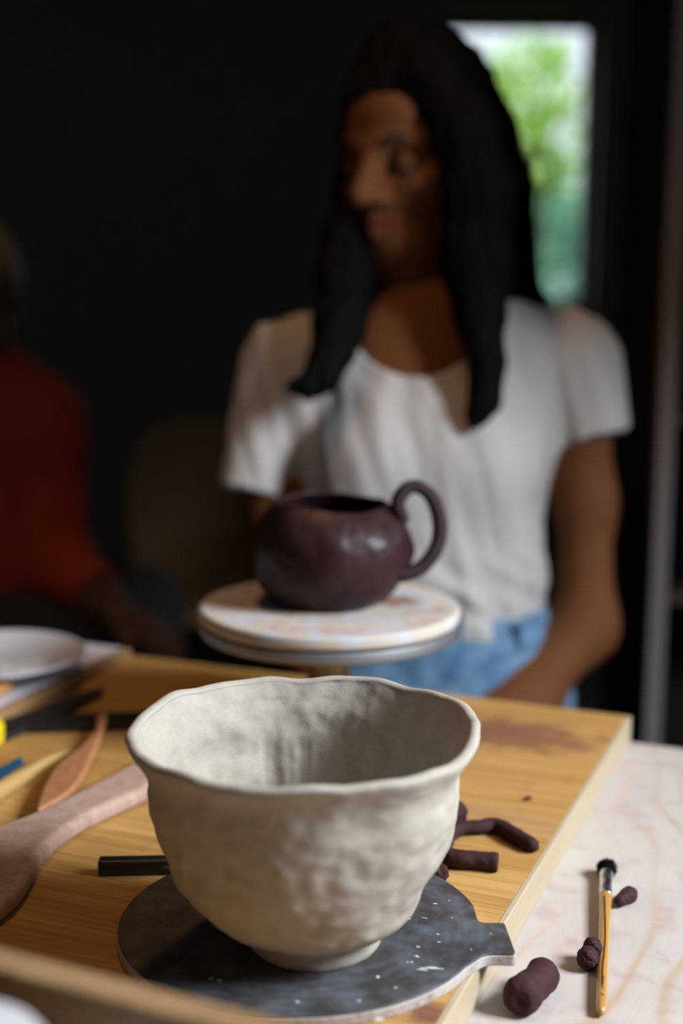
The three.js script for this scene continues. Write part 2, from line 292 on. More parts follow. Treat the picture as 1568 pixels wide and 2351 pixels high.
// ---------------------------------------------------------------- round slate-grey throwing bat with a lug
const BATC = V(-0.0205, BOARD, -0.7215), BATR = 0.0985;
{
  const outline = (grow) => {
    const s = new THREE.Shape(), c = BATC, R = BATR + grow, pts = [], a0 = 0.10, px = (p) => new THREE.Vector2(p.x - c.x, -(p.z - c.z));
    const lug = [V(0.0766, 0, -0.7223), V(0.0907, 0, -0.7221), V(0.0927, 0, -0.6866), V(0.0766, 0, -0.6868)].map(px);
    for (let i = 0; i <= 160; i++) { const w = 0.22 + (i / 160) * (Math.PI * 2 - 0.22 - 0.52); pts.push(new THREE.Vector2(Math.cos(w) * R, Math.sin(w) * R)); }
    // lug, corners rounded
    const cl = [...pts]; const L = lug; // order: far-left, far-right, near-right, near-left (image)
    const roundC = (a, b, d, r) => { const u = a.clone().sub(b).normalize(), v = d.clone().sub(b).normalize(), A = b.clone().addScaledVector(u, r), B = b.clone().addScaledVector(v, r), o = []; for (let i = 0; i <= 6; i++) { const t = i / 6; o.push(A.clone().multiplyScalar((1 - t) ** 2).addScaledVector(b, 2 * t * (1 - t)).addScaledVector(B, t * t)); } return o; };
    const last = pts[pts.length - 1], first = pts[0];
    cl.push(...roundC(last, L[3], L[2], 0.005), ...roundC(L[3], L[2], L[1], 0.003), ...roundC(L[2], L[1], L[0], 0.002), ...roundC(L[1], L[0], first, 0.004));
    s.setFromPoints(cl); return s;
  };
  const ext = (grow, d, b) => new THREE.ExtrudeGeometry(outline(0), { depth: d - 2 * b, bevelEnabled: true, bevelThickness: b, bevelSize: b, bevelOffset: -b + grow, bevelSegments: 3, curveSegments: 8 }).rotateX(-Math.PI / 2).translate(0, b, 0);
  const SZ = 0.24, scr = [];
  for (let i = 0; i < 90; i++) scr.push([rnd(), rnd(), (0.15 + 0.85 * rnd() ** 3) * 0.0018, rnd() * 3.14, 1 + 2 * rnd()]);
  const map = texture(1400, 1400, (x, y) => {
    const X = (x - 0.5) * SZ, Z = (y - 0.5) * SZ, r = Math.hypot(X, Z), w = Math.atan2(Z, X);
    const wx = X + 0.0025 * fbm2(X * 60, Z * 60 + 8, 2), wz = Z + 0.0025 * fbm2(X * 60 + 30, Z * 60, 2);
    const cloud = fbm2(wx * 30, wz * 30 + 3, 5), ringy = fbm2(r * 120, w * 1.6, 3), grit = n2(X * 2600, Z * 2600), grit2 = n2(X * 1200 + 9, Z * 1200);
    let d = clamp(0.3 + 0.85 * cloud + 0.3 * ringy * smooth(r, 0.03, 0.07), 0, 1);
    let col = mix3([0.04, 0.036, 0.034], [0.105, 0.115, 0.135], d);
    const g = 1 + 0.16 * grit + 0.12 * grit2; col = col.map((q) => q * g);
    if (grit > 0.86 && grit2 > 0.3) col = mix3(col, [0.4, 0.4, 0.38], 0.5);
    return col;
  });
  map.repeat.set(1 / SZ, 1 / SZ);
  const slate = mat([1, 1, 1], 0.58, { map, bumpMap: texture(512, 512, (x, y) => 0.5 + 0.5 * n2(x * 160, y * 160), false), bumpScale: 0.0001 });
  const rimMap = texture(512, 512, (x, y) => { const f = fbm2(x * 40, y * 40, 4), k = fbm2(x * 9 + 4, y * 9, 3); return mix3([0.44, 0.39, 0.355], [0.22, 0.16, 0.11], clamp(0.12 + 0.7 * f + 0.8 * k, 0, 1)); });
  rimMap.repeat.set(5, 5);
  const t = thing('throwing_bat', 'round dusty grey bat with a square lug, under the pale clay bowl', 'pottery bat', BATC.toArray());
  tag(part('core', ext(0, 0.0058, 0.0008), mat([1, 1, 1], 0.75, { map: rimMap }), t), 'pale chipped edge');
  const tp = moved(ext(-0.0004, 0.0014, 0.0005), 0, 0.0057, 0);
  part('top_face', planarUV(tp, (v) => [v.x + SZ / 2, v.z + SZ / 2]), slate, t);
  // dried slip and clay crumbs that stand up from the surface
  const bits = [], clay = mat([0.6, 0.58, 0.53], 0.9);
  const bit = (px, py, len, r, ang) => { const p = on(px, py, BOARD + 0.0072).sub(BATC), d = V(Math.cos(ang), 0, Math.sin(ang)).multiplyScalar(len / 2); bits.push(sweep([p.clone().sub(d), p.clone().addScaledVector(V(d.z, 0, -d.x), 0.12), p.clone().add(d)], [r * 0.5, r, r * 0.6], { seg: 8, around: 8, squash: 0.45, up: V(0, 1, 0), noise: r * 0.5, freq: 900 })); };
  bit(990, 2224, 0.011, 0.0009, 0.05); bit(968, 2227, 0.005, 0.0007, 0.2);
  for (const [x, y, l, r, a] of [[999, 2075, 0.0022, 0.0006, 0], [1031, 2067, 0.0014, 0.0005, 0.5], [974, 2108, 0.003, 0.0005, 0.3], [936, 2110, 0.0025, 0.0005, -.2], [1005, 2145, 0.0015, 0.0005, 0], [959, 2174, 0.0018, 0.0006, 0.3], [956, 2196, 0.0024, 0.0008, 0.5], [1007, 2163, 0.0016, 0.0005, 0], [866, 2243, 0.0016, 0.001, 1.2], [868, 2341, 0.0045, 0.0012, -0.2], [484, 2247, 0.0014, 0.0007, 0], [503, 2251, 0.002, 0.0008, 0.6], [823, 2298, 0.0015, 0.0008, 0], [681, 2300, 0.0014, 0.0008, 0.4], [1038, 2107, 0.001, 0.0004, 1], [945, 2209, 0.0012, 0.0006, 0], [935, 2209, 0.0012, 0.0005, 0], [1081, 2180, 0.0008, 0.0004, 0], [907, 2268, 0.0014, 0.0007, 0.2], [1126, 2144, 0.0008, 0.0004, 0]]) bit(x, y, l, r, a);
  tag(part('clay_crumb', mergeGeometries(bits), clay, t), 'pale dried clay crumbs', null, null, 'stuff');
}
// ---------------------------------------------------------------- hand-built clay bowl
{
  const H = 0.116, NA = 420, base = on(722, 2160, BOARD + 0.0071), axis = V(-0.0178, 0, base.z).sub(V(base.x, 0, base.z));
  // profile: height, outer radius
  const prof = [[0, 0.0335], [0.003, 0.0345], [0.0085, 0.0343], [0.0105, 0.0355], [0.0126, 0.0415], [0.0165, 0.050], [0.024, 0.0588], [0.034, 0.0655], [0.048, 0.0728], [0.064, 0.0786], [0.08, 0.0826], [0.094, 0.084], [0.102, 0.0855], [0.108, 0.0888], [0.113, 0.0925], [0.116, 0.0942]];
  const curve = new THREE.CatmullRomCurve3(prof.map(([h, r]) => V(h < 0.0107 ? r : r * 0.955, h, 0)), false, 'centripetal'), NO = 150, NI = 130;
  const outer = curve.getSpacedPoints(NO), rows = [];
  outer.forEach((p, i) => rows.push([p.x, p.y, 1, i / NO]));
  const lip = 0.0062; for (let i = 1; i < 12; i++) { const a = Math.PI * i / 12; rows.push([0.0942 * 0.955 - lip / 2 + Math.cos(a) * lip / 2, H + Math.sin(a) * lip * 0.42, 1, 1]); }
  const inProf = [[0.116, 0.0877], [0.108, 0.083], [0.098, 0.0785], [0.08, 0.0765], [0.06, 0.0715], [0.044, 0.066], [0.03, 0.058], [0.021, 0.048], [0.016, 0.038], [0.0135, 0.026], [0.013, 0.012], [0.013, 0.0002]];
  const inner = new THREE.CatmullRomCurve3(inProf.map(([h, r]) => V(r * 0.955, h, 0)), false, 'centripetal').getSpacedPoints(NI);
  inner.forEach((p, i) => rows.push([Math.max(p.x, 0.0001), p.y, -1, 1 - i / NI]));
  rows.unshift([0.0001, 0.0004, 0, 0], [0.02, 0.0003, 0, 0], [0.032, 0, 0, 0]);
  const press = []; for (let i = 0; i < 26; i++) press.push([rnd() * 6.28, 0.015 + rnd() * 0.075, 0.10 + rnd() * 0.14, 0.006 + rnd() * 0.007, (rnd() - 0.35) * 0.0017]);
  // finger strokes on the inside of the far wall
  const strokes = [[-1.87, 0.06, 0.07, 0.024, 0.0016], [-1.72, 0.055, 0.06, 0.02, -0.0011], [-1.6, 0.062, 0.05, 0.022, 0.0012], [-1.45, 0.06, 0.09, 0.03, 0.0008], [-2.05, 0.07, 0.1, 0.03, -0.0006]];
  const pos = [], idx = [], uv = [], R = NA + 1;
  for (const [r0, h0, side, s] of rows) for (let a = 0; a <= NA; a++) {
    const w = (a % NA) / NA * Math.PI * 2, cx = Math.cos(w), cz = Math.sin(w), up = h0 / H;
    let r = r0, h = h0;
    const lo = 0.0016 * n3(cx * 1.3, cz * 1.3, h0 * 16) * smooth(up, 0.08, 0.4), k = r0 > 0.03 ? 1 : r0 / 0.03;
    let d = lo;
    if (side) {
      const o = side > 0 ? 0 : 40;
      const kx = cx * r0, kz = cz * r0;
      d += 0.0015 * k * fbm3(kx * 34 + o, h0 * 38, kz * 34, 2) * (up > 0.93 ? 0.6 : 1);
      if (side > 0) d += 0.0007 * k * n3(kx * 58 + 9, h0 * 62, kz * 58) * smooth(up, 0.02, 0.15) * (1 - smooth(up, 0.62, 0.8));
      else d += 0.0005 * k * fbm3(kx * 80 + 9, h0 * 70, kz * 80, 2);
      d += 0.00012 * k * fbm3(kx * 120 + o, h0 * 130, kz * 120, 2);
      for (const [pw, ph, rw, rh, am] of press) { const dw = Math.atan2(Math.sin(w - pw - o), Math.cos(w - pw - o)) / rw, dh = (h0 - ph) / rh, q = dw * dw + dh * dh; if (q < 6) d -= am * Math.exp(-q); }
      if (side < 0) for (const [pw, ph, rw, rh, am] of strokes) { const dw = Math.atan2(Math.sin(w - pw), Math.cos(w - pw)) / rw, dh = (h0 - ph) / rh; d += am * Math.exp(-(dw ** 4)) * (1 / (1 + dh ** 6)); }
      if (side > 0 && up > 0.72 && up < 0.92) d -= 0.0008 * Math.exp(-(((up - 0.82) / 0.05) ** 2)) * (0.5 + 0.5 * Math.sin(w * 2 + 1));
    }
    r += d * (side < 0 ? 1 : 1);
    // uneven rim
    const rim = smooth(up, 0.72, 1.0);
    r *= 1 + rim * (0.006 * Math.cos(2 * w + 0.2) + 0.004 * Math.cos(3 * w + 2.1) + 0.003 * Math.cos(7 * w + 0.5) + 0.002 * Math.cos(11 * w + 2));
    h += rim * (0.0016 * Math.sin(w * 1 + 2.4) + 0.0012 * Math.cos(3 * w + 1.2) + 0.0008 * Math.cos(5 * w + 0.4) + 0.0006 * Math.sin(9 * w) + 0.0004 * Math.sin(17 * w + 1));
    const f = smooth(up, 0.0, 0.35);
    pos.push(cx * r + axis.x * f, h, cz * r + axis.z * f); uv.push(w * 0.08, side < 0 ? 0.3 + h0 : h0);
  }
  for (let j = 0; j < rows.length - 1; j++) for (let a = 0; a < NA; a++) { const p = j * R + a; idx.push(p, p + R, p + 1, p + 1, p + R, p + R + 1); }
  const g = new THREE.BufferGeometry(); g.setAttribute('position', new THREE.Float32BufferAttribute(pos, 3)); g.setAttribute('uv', new THREE.Float32BufferAttribute(uv, 2)); g.setIndex(idx); g.computeVertexNormals();
  const nn = g.attributes.normal.array; for (let j = 0; j < rows.length; j++) for (let c = 0; c < 3; c++) { const p = (j * R) * 3 + c, q = (j * R + NA) * 3 + c, m = (nn[p] + nn[q]) / 2; nn[p] = nn[q] = m; }
  const map = texture(1024, 1024, (x, y) => { const f = fbm2(x * 14, y * 14, 4), q = fbm2(x * 60, y * 60 + 5, 3), s = n2(x * 420, y * 420); const c = mix3([0.375, 0.343, 0.29], [0.33, 0.28, 0.222], clamp(0.4 + 0.5 * f, 0, 1)); return c.map((v) => v * (1 + 0.06 * q + (s > 0.9 ? -0.12 : 0.02 * s))); });
  map.repeat.set(2.2, 4.5);
  const bump = texture(1024, 1024, (x, y) => { const p = n2(x * 130, y * 130), f = fbm2(x * 90, y * 90 + 3, 3); return 0.6 + 0.25 * f - (p > 0.83 ? 0.5 * (p - 0.83) / 0.17 : 0); }, false);
  bump.repeat.set(5, 10);
  const clay = mat([1, 1, 1], 0.82, { map, bumpMap: bump, bumpScale: 0.00016 });
  const m = part('clay_bowl', g, clay, scene); m.position.copy(base);
  tag(m, 'pale unglazed hand-pinched clay bowl with a wavy rim, standing on the grey bat', 'bowl');
}

// ---------------------------------------------------------------- dark clay scraps
const darkClay = (() => {
  const map = texture(512, 512, (x, y) => { const f = fbm2(x * 12, y * 12, 4), s = n2(x * 200, y * 200); return mix3([0.036, 0.015, 0.016], [0.054, 0.0235, 0.024], clamp(0.5 + f, 0, 1)).map((q) => q * (1 + 0.08 * s)); });
  map.repeat.set(2, 2);
  return mat([1, 1, 1], 0.7, { specularIntensity: 0.25, map, bumpMap: texture(256, 256, (x, y) => 0.5 + 0.5 * fbm2(x * 40, y * 40, 3), false), bumpScale: 0.0003 });
})();
const clayPiece = (label, geo) => tag(part('clay_scrap', geo, darkClay, scene), label, 'clay', 'scraps of dark clay round the bowl');
{
  const P = (Y, r, ...pts) => pts.map(([x, y]) => on(x, y, Y + r));
  const B = BOARD, T = TABLE;
  clayPiece('bent coil of dark brown clay, the farther of two coils beside the pale bowl', sweep(P(B, 0.0046, [1006, 1972], [1020, 1946], [1036, 1914], [1062, 1902], [1100, 1899], [1138, 1895], [1180, 1917], [1222, 1940]), [0.0048, 0.0046, 0.0044, 0.0046, 0.005, 0.0052, 0.0046], { seg: 70, noise: 0.0005, flatEnd: false, up: V(0, 1, 0) }));
  clayPiece('short blunt dark clay coil, the nearer of two coils beside the pale bowl', sweep(P(B, 0.0055, [985, 1945], [1010, 1960], [1050, 1972], [1100, 1975], [1137, 1979]), [0.005, 0.0055, 0.0058, 0.0056, 0.0058], { seg: 40, noise: 0.0006, up: V(0, 1, 0), flatEnd: true }));
  const lump = (c, r, turn, nz, sd, flat = 0.6) => { const k = nets((x, y, z) => { const a = Math.cos(turn), b = Math.sin(turn), X = a * x - b * z, Z = b * x + a * z; const q = Math.pow(Math.pow(Math.abs(X / r[0]), 3.2) + Math.pow(Math.abs(y / r[1]), 3.2) + Math.pow(Math.abs(Z / r[2]), 3.2), 1 / 3.2); return (q - 1) * Math.min(...r) + nz * fbm3(x * 150 + sd, y * 150, z * 150, 3); }, r.map(() => -1.5 * Math.max(...r)), r.map(() => 1.5 * Math.max(...r)), Math.max(...r) / 14); return k.translate(c.x, c.y + r[1], c.z); };
  const put = (x, y, Y, up) => { const p = on(x, y, Y + up); p.y = Y; return p; };
  clayPiece('chunky block of dark clay standing highest beside the bowl, behind the coils', lump(put(1040, 1872, B, 0.008), [0.0085, 0.0085, 0.008], 0.5, 0.0012, 3));
  clayPiece('small square chunk of dark clay touching the bowl edge, in front of the coils', lump(put(1003, 2005, B, 0.005), [0.0065, 0.0052, 0.006], 0.25, 0.001, 9));
  clayPiece('tiny crumb of dark clay alone on the bamboo near its right edge', lump(put(1212, 1834, B, 0.001), [0.0028, 0.0012, 0.0016], 0.6, 0.0006, 15));
  clayPiece('tiny dark clay crumb on the bamboo beside the big wooden spoon handle', lump(put(324, 1817, B, 0.002), [0.0042, 0.0022, 0.0022], -0.4, 0.0008, 25));
  clayPiece('large peanut-shaped lump of dark clay, biggest piece on the pale plywood', (() => {
    const p = P(T, 0.0096, [1200, 2284], [1246, 2236]), a = p[0], b = p[1]; b.y = T + 0.0086; const dir = b.clone().sub(a).normalize(), side = V(dir.z, 0, -dir.x);
    const m = a.clone().lerp(b, 0.5), f = union([...chain([a, m, b], [0.0102, 0.0084, 0.0092])], 0.003), end = a.clone().addScaledVector(dir, -0.0102).addScaledVector(side, -0.003);
    return nets((x, y, z) => { let d = f(x, y, z) + 0.0011 * fbm3(x * 55, y * 55, z * 55, 3); d = smax(d, -(Math.hypot(x - end.x, y - (end.y + 0.0005), z - end.z) - 0.0042), 0.003); const far = (x - b.x) * dir.x + (z - b.z) * dir.z; d = smax(d, far - 0.0072 - 0.0008 * n3(x * 300, y * 300, z * 300), 0.002); return Math.max(d, T + 0.0001 - y); },
      [Math.min(a.x, b.x) - 0.016, T - 0.002, Math.min(a.z, b.z) - 0.016], [Math.max(a.x, b.x) + 0.016, T + 0.03, Math.max(a.z, b.z) + 0.016], 0.0007);
  })());
  clayPiece('cracked double lump of dark clay resting against the brush handle', (() => {
    const a = P(T, 0.0066, [1352, 2200])[0], b = P(T, 0.0085, [1360, 2176])[0]; a.x -= 0.0006;
    const A = ell(a, [0.0062, 0.0066, 0.0062]), Bq = ell(b, [0.0056, 0.0062, 0.0056]);
    return nets((x, y, z) => { let d = smin(A(x, y, z), Bq(x, y, z), 0.0012) + 0.0009 * fbm3(x * 170 + 7, y * 170, z * 170, 3); const c = Math.abs(n3(x * 160, y * 160 + 3, z * 160)); d += 0.0007 * Math.exp(-((c / 0.09) ** 2)); return Math.max(d, T + 0.0001 - y); }, [a.x - 0.012, T - 0.002, b.z - 0.012], [b.x + 0.012, T + 0.022, a.z + 0.012], 0.0005);
  })());
  clayPiece('small tapered lump of dark clay right of the brush ferrule', (() => {
    const [a, b] = P(T, 0.0045, [1422, 2067], [1445, 2054]), f = cone(a, b, 0.0036, 0.0052), d = b.clone().sub(a).normalize();
    return nets((x, y, z) => { let q = f(x, y, z) + 0.0007 * fbm3(x * 190, y * 190, z * 190, 3); q = smax(q, (x - b.x) * d.x + (z - b.z) * d.z - 0.0036, 0.0015); return Math.max(q, T + 0.0001 - y); }, [a.x - 0.01, T - 0.002, b.z - 0.01], [b.x + 0.01, T + 0.015, a.z + 0.01], 0.0005);
  })());
}
// ---------------------------------------------------------------- paint brush
{
  const end = on(1380, 2326, TABLE + 0.0035), tip = on(1393, 1985, TABLE + 0.0055), L = end.distanceTo(tip);
  const t = thing('paint_brush', 'small paint brush with black bristles and a light bamboo handle, lying on the plywood', 'brush', end.toArray());
  t.quaternion.setFromUnitVectors(V(0, 1, 0), tip.clone().sub(end).normalize());
  const grain = (() => {
    const c = document.createElement('canvas'); c.width = 256; c.height = 1024; const x = c.getContext('2d');
    x.fillStyle = '#ae8446'; x.fillRect(0, 0, 256, 1024);
    for (let i = 0; i < 60; i++) { x.fillStyle = `rgba(${150 + rnd() * 40 | 0},${95 + rnd() * 35 | 0},${30 + rnd() * 25 | 0},${0.05 + rnd() * 0.12})`; x.fillRect(rnd() * 256, 0, 1 + rnd() * 10, 1024); }
    for (const [cx, w0] of [[120, 15], [200, 6]]) { x.strokeStyle = 'rgba(70,42,12,0.8)'; x.lineWidth = w0; x.beginPath(); x.moveTo(cx - 10, 60); x.bezierCurveTo(cx + 2, 300, cx + 14, 420, cx + 2, 620); x.bezierCurveTo(cx - 8, 720, cx - 2, 800, cx, 860); x.stroke(); }
    x.save(); x.translate(112, 770); x.rotate(Math.PI / 2); x.fillStyle = 'rgba(35,25,10,0.85)'; x.font = 'bold 30px sans-serif'; x.fillText('(BW/  11  .R', 0, 0); x.font = '20px sans-serif'; x.fillText('///////  ////', 0, 26); x.restore();
    const m = new THREE.CanvasTexture(c); m.colorSpace = THREE.SRGBColorSpace; m.wrapS = m.wrapT = THREE.RepeatWrapping; return m;
  })();
  const hand = new THREE.LatheGeometry([[0.0002, 0], [0.0018, 0.0006], [0.0026, 0.003], [0.0029, 0.01], [0.0031, 0.04], [0.0032, 0.08], [0.0034, 0.11], [0.0038, 0.135], [0.0038, 0.1432]].map(([r, y]) => new THREE.Vector2(r, y * (L / 0.19))), 40);
  planarUV(hand, (v) => [Math.atan2(v.x, v.z) / (2 * Math.PI) + 0.5, v.y / (0.1432 * L / 0.19)]);
  const k = L / 0.19;
  part('handle', hand, mat([1, 1, 1], 0.35, { map: grain, clearcoat: 0.6, clearcoatRoughness: 0.25 }), t);
  const metal = mat([0.75, 0.75, 0.76], 0.25, { metalness: 1 }), fer = [];
  for (let i = 0; i <= 40; i++) { const y = 0.142 + 0.034 * i / 40, groove = [0.146, 0.150, 0.162, 0.166].some((g) => Math.abs(y - g) < 0.0009) ? -0.00035 : 0; fer.push([0.0039 + 0.0003 * i / 40 + groove, y * k]); }
  fer.unshift([0.0036, 0.142 * k]); fer.push([0.0036, 0.1762 * k]);
  part('ferrule', lathe(fer, 36), metal, t);
  const br = [];
  for (let i = 0; i < 260; i++) {
    const a = rnd() * 6.283, q = Math.sqrt(rnd()), r0 = 0.0033 * q, r1 = 0.0058 * q + 0.0009 * (rnd() - 0.5), h = (0.0135 + 0.003 * (1 - q) + 0.002 * (rnd() - 0.5)) * k, y = 0.175 * k;
    const p = [V(Math.cos(a) * r0, y, Math.sin(a) * r0), V(Math.cos(a) * (r1 + 0.0008), y + h * 0.55, Math.sin(a) * (r1 + 0.0008)), V(Math.cos(a) * r1 * 0.9, y + h, Math.sin(a) * r1 * 0.9)];
    br.push(new THREE.TubeGeometry(new THREE.CatmullRomCurve3(p), 5, 0.00028, 4));
  }
  part('bristles', mergeGeometries(br), mat([0.004, 0.004, 0.004], 0.9, { specularIntensity: 0.1 }), t).userData.kind = 'stuff';
}

// ---------------------------------------------------------------- banding wheel with plaster disc and teapot
const WHEEL = V(-0.009, BOARD, -1.066);
{
  const steel = mat([0.27, 0.28, 0.29], 0.55, { metalness: 0.85, bumpMap: texture(256, 64, (x, y) => 0.5 + 0.5 * n2(x * 20, y * 90), false), bumpScale: 0.0002 });
  const black = mat([0.01, 0.01, 0.01], 0.5);
  const t = thing('banding_wheel', 'small banding wheel with a grey metal turntable, standing at the back of the bamboo board', 'turntable', WHEEL.toArray());
  part('base', lathe([[0.0001, 0], [0.07, 0], [0.0725, 0.002], [0.0725, 0.008], [0.07, 0.011], [0.04, 0.0145], [0.026, 0.02], [0.022, 0.034], [0.0001, 0.035]], 72), black, t);
  part('column', lathe([[0.0001, 0.034], [0.0165, 0.034], [0.0165, 0.064], [0.0145, 0.066], [0.0145, 0.0775], [0.0001, 0.0775]], 48), mat([0.33, 0.28, 0.2], 0.45, { metalness: 0.5 }), t);
  part('wheel_head', lathe([[0.0001, 0.0765], [0.05, 0.0765], [0.094, 0.078], [0.0985, 0.0792], [0.0995, 0.0808], [0.0995, 0.0868], [0.0985, 0.0881], [0.0001, 0.0881]], 96), steel, t);
  const map = texture(1024, 1024, (x, y) => {
    const X = (x - 0.5) * 0.21, Z = (y - 0.5) * 0.21, r = Math.hypot(X, Z), f = fbm2(X * 45, Z * 45, 4), g2 = fbm2(X * 25 + 9, Z * 25, 3), s = n2(X * 500, Z * 500);
    let c = mix3([0.47, 0.41, 0.345], [0.45, 0.45, 0.47], smooth(g2, -0.1, 0.35)); c = mix3(c, [0.40, 0.23, 0.175], 0.6 * smooth(f + 0.5 * n2(X * 14, Z * 14 + 7), -0.15, 0.6) * smooth(0.098 - r, 0, 0.012));
    if (Math.hypot(X - 0.052, Z + 0.012) < 0.024) c = mix3(c, [0.23, 0.095, 0.07], 0.85 * smooth(fbm2(X * 90, Z * 90 + 4, 3) + 1.6 * (1 - Math.hypot(X - 0.052, Z + 0.012) / 0.022), 0.1, 0.6));
    return c.map((q) => q * (1 + 0.04 * s));
  });
  map.repeat.set(1 / 0.21, 1 / 0.21);
  const disc = lathe([[0.0001, 0], [0.0965, 0], [0.0978, 0.0014], [0.1, 0.0026], [0.1005, 0.0045], [0.1005, 0.009], [0.099, 0.0112], [0.0965, 0.0118], [0.0001, 0.0118]], 128);
  const d = part('plaster_bat', planarUV(disc, (v) => [v.x + 0.105, v.z + 0.105]), mat([1, 1, 1], 0.8, { map }), scene);
  d.position.set(WHEEL.x, WHEEL.y + 0.0882, WHEEL.z); tag(d, 'round cream plaster disc stained with reddish clay, lying on the banding wheel', 'pottery bat');

  const top = WHEEL.y + 0.0882 + 0.0118, c = V(WHEEL.x - 0.001, top, WHEEL.z - 0.012);
  const pot = thing('teapot', 'dark brown unfired clay teapot without lid or spout on the plaster disc', 'teapot', c.toArray());
  const glossy = mat([0.6, 0.55, 0.56], 0.42, { map: darkClay.map, bumpMap: texture(512, 512, (x, y) => 0.5 + 0.5 * fbm2(x * 24, y * 24, 4), false), bumpScale: 0.0006, specularIntensity: 0.45 });
  const NA = 200, outer = new THREE.CatmullRomCurve3([[0.0002, 0], [0.03, 0], [0.04, 0.0005], [0.046, 0.004], [0.0545, 0.015], [0.0605, 0.029], [0.0625, 0.04], [0.0605, 0.053], [0.0545, 0.064], [0.047, 0.0725], [0.0415, 0.0768]].map(([r, h]) => V(r, h, 0)), false, 'centripetal').getSpacedPoints(80);
  const inner = new THREE.CatmullRomCurve3([[0.038, 0.0765], [0.044, 0.07], [0.052, 0.06], [0.0565, 0.042], [0.054, 0.022], [0.042, 0.008], [0.0002, 0.006]].map(([r, h]) => V(r, h, 0)), false, 'centripetal').getSpacedPoints(50);
  const rows = [...outer.map((p) => [p.x, p.y]), [0.0405, 0.0778], [0.0392, 0.0777], ...inner.map((p) => [p.x, p.y])], pos = [], uv = [], idx = [], R = NA + 1;
  for (const [r0, h0] of rows) for (let a = 0; a <= NA; a++) {
    const w = (a % NA) / NA * 6.2831853, cx = Math.cos(w), cz = Math.sin(w), up = smooth(h0, 0.05, 0.078);
    let r = r0 + Math.min(1, r0 / 0.03) * (0.0013 * n3(cx * 1.6, cz * 1.6, h0 * 30) + 0.0006 * fbm3(cx * 5, cz * 5, h0 * 90, 2));
    r += up * 0.0035 * Math.exp(-((Math.atan2(Math.sin(w - 3.0), Math.cos(w - 3.0)) / 0.5) ** 2));
    const h = h0 + up * (0.0012 * Math.cos(w - 2.8) + 0.0008 * Math.cos(3 * w) - 0.0016 * cz);
    pos.push(cx * r + 0.004 * smooth(h0, 0, 0.05), h, cz * r); uv.push(w * 0.05, h0 + (r0 < 0.05 ? 0.1 : 0));
  }
  for (let j = 0; j < rows.length - 1; j++) for (let a = 0; a < NA; a++) { const p = j * R + a; idx.push(p, p + R, p + 1, p + 1, p + R, p + R + 1); }
  const g = new THREE.BufferGeometry(); g.setAttribute('position', new THREE.Float32BufferAttribute(pos, 3)); g.setAttribute('uv', new THREE.Float32BufferAttribute(uv, 2)); g.setIndex(idx); g.computeVertexNormals();
  const nn = g.attributes.normal.array; for (let j = 0; j < rows.length; j++) for (let k = 0; k < 3; k++) { const p = (j * R) * 3 + k, q = (j * R + NA) * 3 + k, m = (nn[p] + nn[q]) / 2; nn[p] = nn[q] = m; }
  part('pot_body', g, glossy, pot);
  const hp = [[918, 1203], [926, 1190], [914, 1166], [918, 1140], [936, 1121], [958, 1118], [986, 1136], [1004, 1172], [1010, 1214], [1003, 1254], [982, 1288], [956, 1310], [932, 1318], [912, 1320]].map(([x, y]) => at(x, y, 1.078).sub(c));
  part('handle', sweep(hp, [0.004, 0.0056, 0.0055, 0.0052, 0.0056, 0.0058, 0.0058, 0.0056, 0.0058, 0.0062], { seg: 110, around: 20, noise: 0.0004, freq: 90 }), glossy, pot);
}

